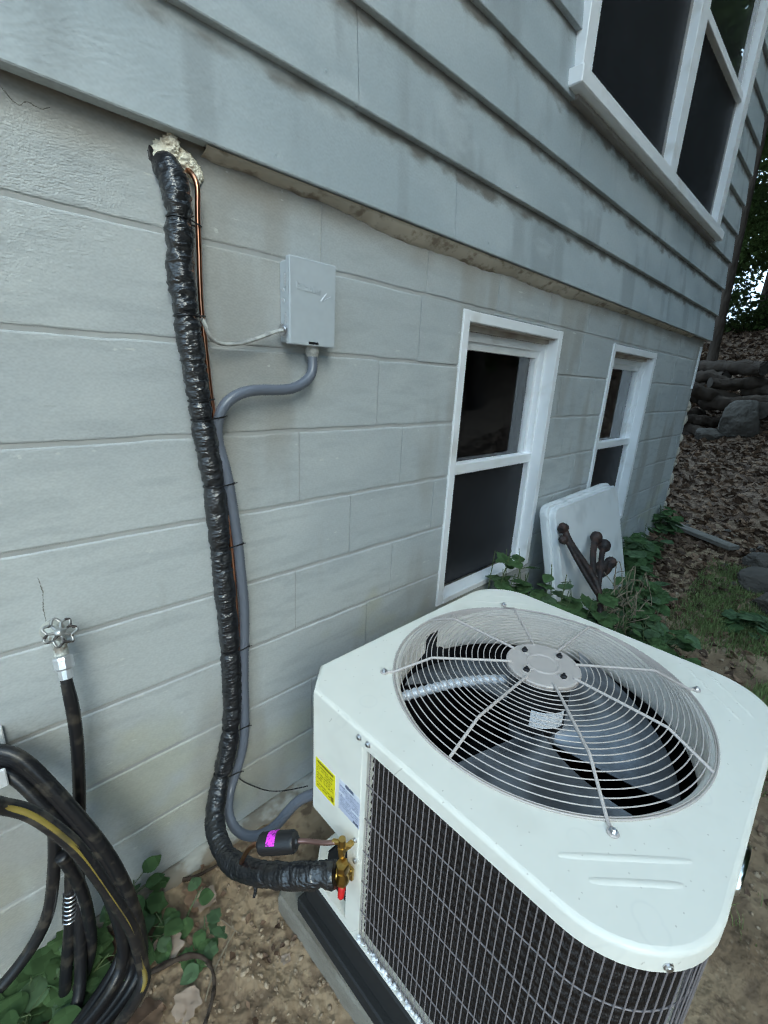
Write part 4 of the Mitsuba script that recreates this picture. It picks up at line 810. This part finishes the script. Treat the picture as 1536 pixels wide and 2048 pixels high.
plant(2.72, -.045, .96, 1, 2, .070, 'small vine leaves over the right end of the tables', .02, name='vine', pale=.2)
vn = []
for k in range(26):
    c = np.array([2.33 + random.uniform(-.12, .14), -.40 + random.uniform(-.10, .06), .30 + random.uniform(-.08, .1)])
    q = [c + rng.normal(0, .07, 3) * [1, .6, 1.1] for _ in range(4)]; vn.append(tube(spline(q, 14), random.uniform(.0012, .0026), 4))
for a, b in (((2.16, -.42, .36), (2.42, -.45, .375)), ((2.42, -.50, .28), (2.72, -.48, .24)), ((2.16, -.42, .36), (2.13, -.44, .25))): vn.append(tube(spline([a, np.add(a, b) / 2 + [0, 0, .02], b], 10), .003, 5))
tag(add('dry_vine', cat_(*vn), 'twig', smooth=True), 'tangle of dry tan vine stems over the rusty iron bar', 'vine')

# grass
def blades(n, xr, yr, h, wd, seed, dens=None, flatz=False):
    g = np.random.default_rng(seed); x, y = g.uniform(*xr, n), g.uniform(*yr, n)
    if dens is not None: k_ = g.random(n) < dens(x, y); x, y = x[k_], y[k_]
    n = len(x); z = ground_z(x, y) - .004; a = g.uniform(0, 2 * np.pi, n); hh = h * g.uniform(.4, 1.1, n); ln = g.uniform(.1, .8, n) * hh; w_ = wd * g.uniform(.6, 1.2, n)
    d = np.c_[np.cos(a), np.sin(a)]; s = np.c_[-d[:, 1], d[:, 0]] * w_[:, None]
    b = np.c_[x, y]; V = np.stack([np.c_[b - s, z], np.c_[b + s, z], np.c_[b + d * ln[:, None] * .35 + s * .8, z + hh * .6], np.c_[b + d * ln[:, None] * .35 - s * .8, z + hh * .6], np.c_[b + d * ln[:, None], z + hh]], 1)
    i = np.arange(n)[:, None] * 5; F = np.concatenate([i + [0, 1, 2], i + [0, 2, 3], i + [3, 2, 4]], 1).reshape(-1, 3)
    return mk(V.reshape(-1, 3), F)
gd = lambda x, y: np.clip(smooth01((meshkit.fbm(np.c_[x * 2.4, y * 2.4, x * 0], 3, 17) - .22) / .2), 0, 1) * np.clip((-.55 - y + .12 * (x - 2.4)) / .25, 0, 1)
def smooth01(t): t = np.clip(t, 0, 1); return t * t * (3 - 2 * t)
gm = cat_(blades(42000, (1.9, 4.2), (-1.6, -.5), .06, .0019, 3, gd), blades(900, (1.28, 2.4), (-1.6, -.9), .05, .0016, 5, lambda x, y: (meshkit.fbm(np.c_[x * 6, y * 6, x * 0], 3, 27) > .56) * 1.0))
tag(add('grass', gm, 'grass_blade', smooth=False), 'patch of short green grass right of the unit', 'grass', kind='stuff')

# dead leaves, crumbs, twigs
def litter(n, xr, yr, size, seed, dens=None, lift=.006, tiltm=.5):
    g = np.random.default_rng(seed); x, y = g.uniform(*xr, n), g.uniform(*yr, n)
    if dens is not None: k_ = g.random(n) < dens(x, y); x, y = x[k_], y[k_]
    n = len(x); z = ground_z(x, y) + lift * g.uniform(.3, 2.2, n); a = g.uniform(0, 2 * np.pi, n); s = size * g.uniform(.5, 1.25, n)
    t1, t2 = g.normal(0, tiltm, n), g.normal(0, tiltm, n)
    u = np.c_[np.cos(a), np.sin(a), t1]; v = np.c_[-np.sin(a), np.cos(a), t2]; c = np.c_[x, y, z]
    L, W = s[:, None] * .5, s[:, None] * .32; cu_ = (g.uniform(-.1, .35, n) * s)[:, None] * np.array([0, 0, 1.0])
    V = np.stack([c - u * L, c - u * L * .2 - v * W + cu_, c - u * L * .1, c - u * L * .2 + v * W + cu_, c + u * L * .5 - v * W * .6 + cu_ * .8, c + u * L, c + u * L * .5 + v * W * .6 + cu_ * .8], 1)
    i = np.arange(n)[:, None] * 7; F = np.concatenate([i + q for q in ([0, 1, 2], [0, 2, 3], [1, 4, 2], [4, 5, 2], [5, 6, 2], [6, 3, 2])], 1).reshape(-1, 3)
    return mk(V.reshape(-1, 3), F)
lt = cat_(litter(17000, (4.4, 11), (-3.0, 3.0), .085, 1), litter(12000, (11, 18), (-3.5, 6), .13, 2), litter(2200, (2.2, 4.6), (-1.0, 0.0), .06, 3, lambda x, y: .3 + .7 * (x > 3.2)),
          litter(150, (-.3, .45), (-.5, -.03), .022, 4, lambda x, y: .6), litter(90, (1.25, 2.2), (-1.6, -.85), .025, 5))
tag(add('leaf_litter', lt, 'dead_leaf', smooth=False), 'brown fallen leaves covering the slope and the soil', 'leaf litter', kind='stuff')
cr = []
g = np.random.default_rng(12); ico = trimesh.creation.icosphere(subdivisions=1)
def crumbs(n, xr, yr, smin, smax):
    x, y = g.uniform(*xr, n), g.uniform(*yr, n); z = ground_z(x, y); s = smin + (smax - smin) * g.random(n) ** 3
    V = ico.vertices[None] * (s[:, None, None] * g.uniform(.6, 1.2, (n, 1, 3))) * g.uniform(.75, 1.2, (n, len(ico.vertices), 1)) + np.c_[x, y, z + s * .3][:, None]
    F = ico.faces[None] + (np.arange(n) * len(ico.vertices))[:, None, None]; return mk(V.reshape(-1, 3), F.reshape(-1, 3))
tag(add('soil_crumbs', cat_(crumbs(1300, (-.3, .5), (-.62, -.02), .0015, .007), crumbs(700, (1.28, 2.6), (-1.6, -.8), .002, .009), crumbs(500, (2.4, 5), (-1.0, 0), .005, .022)), 'crumb', smooth=40), 'loose crumbs and small stones of brown soil', 'soil', kind='stuff')
def big_leaf(x, y, s, yaw, m, lb):
    q = leaf_mesh(.42, .22, .1, 3); z = float(ground_z(x, y)) + .008
    v = q.vertices.copy(); v[:, 2] += .10 * meshkit.noise(v * 7 + x * 10, 2)
    q = mk(v, q.faces); q.apply_transform(np.array(place((x, y, z), yaw, random.uniform(-.15, .15), random.uniform(-.25, .25), s).matrix, float).reshape(4, 4))
    tag(add('dead_leaf_piece' if False else 'fallen_leaf', q, m, smooth=True), lb, 'leaf')
big_leaf(.315, -.165, .075, .7, 'pale_dead_leaf', 'pale tan fallen leaf on the soil below the pipe bend')
big_leaf(.165, -.225, .085, -.4, 'pale_dead_leaf', 'large pale fallen leaf right of the hose bottom')
big_leaf(.205, -.30, .075, 2.2, 'pale_dead_leaf', 'pale fallen leaf near the bottom edge of the picture')
big_leaf(.09, -.13, .07, .2, 'dead_leaf', 'brown fallen leaf between hose and wall')
big_leaf(.14, -.30, .09, 1.4, 'dead_leaf', 'brown fallen leaf against the hose')
big_leaf(.395, -.40, .03, .4, 'pale_dead_leaf', 'small tan leaf scrap beside the concrete slab')
big_leaf(.30, -.08, .08, 2.6, 'dead_leaf', 'dark brown leaf at the wall foot beside the pipe')
for k, (a, b, r, lb) in enumerate([((.209, -.34), (.318, -.262), .0024, 'long pale twig lying on the soil near the slab'), ((.30, -.19), (.325, -.27), .0018, 'thin pale twig beside the weeds'), ((.235, -.255), (.262, -.30), .0014, 'short straw on the soil'), ((.27, -.30), (.335, -.22), .0014, 'thin crossing straw near the long twig'),
    ((.27, -.045), (.36, -.075), .006, 'brown bark strip along the wall foot')]):
    t = np.linspace(0, 1, 16); q = np.array(a) + (np.array(b) - a) * t[:, None] + .006 * rng.normal(0, 1, (1, 2)) * np.sin(np.pi * t)[:, None]
    z = ground_z(q[:, 0], q[:, 1]).max() + r + .002
    tag(add('twig_piece' if False else 'stick', tube(np.c_[q, np.full(16, z) + .006 * t], np.linspace(r, r * .5, 16), 6), 'twig' if k < 4 else 'bark', smooth=True), lb, 'stick')

# ------------------------------------------------------------------ slope: board, stones, logs, trees
bdm = box(-.36, .36, -.055, .055, 0, .035, .004); bdm.apply_transform(trimesh.transformations.rotation_matrix(math.radians(-121), [0, 0, 1])); bdm.apply_translation([4.58, -.30, float(ground_z(4.6, -.3)) + .035])
tag(add('board', bdm, 'old_board', smooth=False), 'weathered grey board lying on the ground beyond the house corner', 'board')
for (x, y, s, lb) in [(4.05, -.90, .24, 'grey stone half buried at the right edge'), (3.75, -.98, .20, 'lower grey stone at the right edge of the yard'), (4.35, -.82, .17, 'flat dark stone behind the other edge stones')]:
    tag(add('stone', rock((x, y, float(ground_z(x, y, False)) + .01), (s, s * .85, s * .6), int(s * 100)), 'stone', smooth=True), lb, 'stone')
g = np.random.default_rng(5)
for k in range(14):
    x, y = g.uniform(3.4, 5.2), g.uniform(-.75, -.05); s = g.uniform(.018, .045)
    tag(add('pebble', blob((x, y, float(ground_z(x, y)) + s * .3), (s, s * .8, s * .6), 60 + k, .3, 2), 'stone', smooth=True), 'small pale pebble on the soil near the house corner', 'pebble', 'pebbles near the house corner')
zb_ = lambda x, y: float(ground_z(x, y, False))
tag(add('boulder', rock((8.25, .12, zb_(8.25, .1) + .12), (.36, .30, .36), 3), 'stone', smooth=True), 'big rounded grey boulder beside the log pile', 'boulder')
tag(add('boulder', rock((8.05, .42, zb_(8.05, .4) + .01), (.28, .20, .17), 8), 'stone', smooth=True), 'flat grey rock in front of the log pile', 'boulder')
LG = [(8.5, .15, .25, .13, 1.2), (8.6, .9, .12, .11, .9), (8.7, .55, .38, .12, 1.3), (8.9, .75, .55, .10, 1.1), (8.75, 1.15, .33, .12, 1.0), (9.0, .2, .50, .11, 1.2), (8.35, .85, .02, .10, .8), (8.3, 1.1, .10, .09, .9), (9.2, .6, .62, .13, 1.2), (9.1, -.3, .40, .14, 1.3), (8.6, -.35, .15, .15, 1.1), (8.45, .62, .12, .085, .9), (9.3, 1.0, .45, .11, 1.0), (8.15, .78, -.02, .075, .7)]
for k, (x, y, dz, r, L) in enumerate(LG):
    an = math.radians(g.uniform(-50, 85) + 90); d = np.array([math.cos(an), math.sin(an), g.uniform(-.12, .12)]); c = np.array([x, y, zb_(x, y) + dz + r * .6])
    t = np.linspace(-.5, .5, 16); q = c + d * L * t[:, None] + g.normal(0, .012, (16, 3))
    lk_ = thing('log', 'dark cut log in the heap on the leafy slope', 'log', 'logs heaped on the slope')
    wr = .030 * (meshkit.noise(np.stack(np.meshgrid(np.arange(16) * .7 + k * 9, np.arange(14) * .8, [0.0], indexing='ij'), -1)[:, :, 0], 3) - .5) * 2
    add('bark', tube(q, r * .8, 14, caps=False, warp=wr), 'bark', lk_, smooth=True)
    for e, s_ in ((q[0], -1), (q[-1], 1)): add('cut_end', orient(lathe([(0, .004), (r * .80, .0)], 14), d * s_, e), 'log_end', lk_)
def leaf_cloud(centers, radii, n, size, seed, squash=1.0):
    g = np.random.default_rng(seed); C, Rr = np.asarray(centers, float), np.asarray(radii, float)
    pr = Rr ** 2; k = g.choice(len(C), n, p=pr / pr.sum()); d = g.normal(0, 1, (n, 3)); d /= np.linalg.norm(d, axis=1, keepdims=True)
    c = C[k] + d * (Rr[k] * g.random(n) ** .45)[:, None] * np.array([1, 1, squash])
    u = g.normal(0, 1, (n, 3)); u /= np.linalg.norm(u, axis=1, keepdims=True); v = np.cross(u, g.normal(0, 1, (n, 3))); v /= np.linalg.norm(v, axis=1, keepdims=True)
    s = size * g.uniform(.6, 1.3, n)[:, None]
    V = np.stack([c - u * s * .5, c + v * s * .3 + np.cross(u, v) * s * .06, c + u * s * .5, c - v * s * .3 + np.cross(u, v) * s * .06], 1)
    i = np.arange(n)[:, None] * 4; return mk(V.reshape(-1, 3), np.concatenate([i + [0, 1, 2], i + [0, 2, 3]], 1).reshape(-1, 3))
def tree(x, y, h, r, label, seed, crown=(2.2, 9000), lean=(0, 0), low=.35):
    g = np.random.default_rng(seed); z = zb_(x, y) - .1; k = thing('tree', label, 'tree')
    tp = np.array([x + lean[0] * h, y + lean[1] * h, z + h]); cv = spline([(x, y, z), (x + lean[0] * h * .4 + g.normal(0, .08), y + lean[1] * h * .4 + g.normal(0, .08), z + h * .45), tp], 24)
    ms = [tube(cv, np.interp(np.linspace(0, 1, 24), [0, .06, 1], [r * 1.5, r, r * .25]), 14)]; cs_, rs_ = [], []
    for i in range(16):
        t = g.uniform(low, .98); b = cv[int(t * 23)]; a = g.uniform(0, 2 * np.pi); L = crown[0] * g.uniform(.5, 1.1) * (1.15 - .5 * t)
        e = b + [math.cos(a) * L, math.sin(a) * L, L * g.uniform(-.25, .5)]; m_ = (b + e) / 2 + [0, 0, .15 * L]
        ms.append(tube(spline([b, m_, e], 8), np.linspace(r * .25, r * .05, 8), 6))
        for f_ in (.45, .75, 1.0): cs_.append(b + (e - b) * f_ + g.normal(0, .15, 3)); rs_.append(L * g.uniform(.2, .42))
    add('trunk', cat_(*ms), 'bark', k, smooth=True); add('crown', leaf_cloud(cs_, rs_, crown[1], .14 if x < 16 else .20, seed + 50), 'tree_leaf', k, smooth=False)
TR = [(12.5, 2.6, 8.5, .22, 'thick trunked tree just beyond the house corner', 1, (2.0, 5500), (.02, -.02), .42), (16.0, .9, 9, .14, 'slim tree at the right edge of the slope', 2, (2.4, 5600), (0, 0), .22), (15.5, 3.0, 9, .16, 'leafy tree behind the thick trunk', 3, (2.4, 5600), (0, 0), .2),
      (18.5, 1.8, 8, .14, 'tree on the crest of the slope', 4, (2.8, 5600), (0, 0), .12), (20, 4.2, 9, .18, 'tree on the crest left of the others', 5, (3.0, 6000), (0, 0), .15), (14.2, -.6, 8, .14, 'tree overhanging the upper right corner', 6, (2.2, 5000), (-.03, .05), .3), (22, .2, 9, .18, 'far tree behind the crest', 7, (3.2, 6000), (0, 0), .08), (11.0, 1.2, 9.5, .09, 'thin sapling with high leaves near the upper window', 9, (1.8, 4000), (0, .02), .45)]
for a in TR: tree(*a)
ub = [( 17 + .9 * math.sin(i * 2.1), -2.5 + i * .62, zb_(17, 1) + .35 + .25 * math.sin(i * 1.7)) for i in range(16)]
tag(add('undergrowth', leaf_cloud(ub, [.75 + .2 * math.sin(i * 3.3) for i in range(16)], 15000, .15, 77), 'tree_leaf', smooth=False), 'dark green undergrowth along the crest of the slope', 'undergrowth', kind='stuff')
# the wood across the yard, which the windows mirror, plus unseen trees added to shade the far wall
g = np.random.default_rng(33); wc, wr_, tk = [], [], []
for i in range(64):
    x, y = g.uniform(1.0, 46), g.uniform(-17, -7.5); h = g.uniform(11, 17); tk.append(tube(spline([(x, y, zb_(x, y) - .2), (x + g.normal(0, .3), y, zb_(x, y) + h * .5), (x + g.normal(0, .5), y, zb_(x, y) + h)], 8), np.linspace(.22, .05, 8), 7))
    for _ in range(11): wc.append((x + g.normal(0, 1.5), y + g.normal(0, 1.2), zb_(x, y) + h * g.uniform(.06, 1.0))); wr_.append(g.uniform(1.0, 1.9))
for i in range(24):  # unseen denser front rows, added to dim the right end of the wall
    x, y = g.uniform(5, 18), g.uniform(-7.5, -4.2); h = g.uniform(9, 14); tk.append(tube(spline([(x, y, zb_(x, y) - .2), (x + g.normal(0, .3), y, zb_(x, y) + h * .5), (x + g.normal(0, .5), y, zb_(x, y) + h)], 8), np.linspace(.2, .05, 8), 7))
    for _ in range(9): wc.append((x + g.normal(0, 1.0), y + g.normal(0, .7), zb_(x, y) + h * g.uniform(.25, 1.0))); wr_.append(g.uniform(.8, 1.5))
for i in range(20):  # unseen nearer row, added to block the sun from the far wall
    x, y = -.8 + .52 * i + g.normal(0, .15), g.uniform(-7.6, -5.8); h = g.uniform(7, 10); tk.append(tube(spline([(x, y, -.2), (x + g.normal(0, .2), y, h * .5), (x + g.normal(0, .3), y, h)], 8), np.linspace(.14, .04, 8), 7))
    for _ in range(13): wc.append((x + g.normal(0, .35), y + g.normal(0, .5), h * g.uniform(.1, 1.0))); wr_.append(g.uniform(.6, 1.0))
for i in range(38):  # unseen overhead leaf clumps, added to block sky light on the right
    x = g.uniform(4.5, 14); wc.append((x, g.uniform(-5.5, -.9), g.uniform(5.0, 9.5))); wr_.append(g.uniform(.7, 1.3))
tag(add('wood_and_shading_trunks', cat_(*tk), 'bark', smooth=True), 'trunks of the wood across the yard and of unseen added shading trees', 'wood', kind='stuff')
tag(add('wood_and_shading_foliage', leaf_cloud(wc, wr_, 150000, .46, 91), 'tree_leaf', smooth=False), 'dark foliage of the wood across the yard and of unseen added shading trees and canopy', 'wood', kind='stuff')
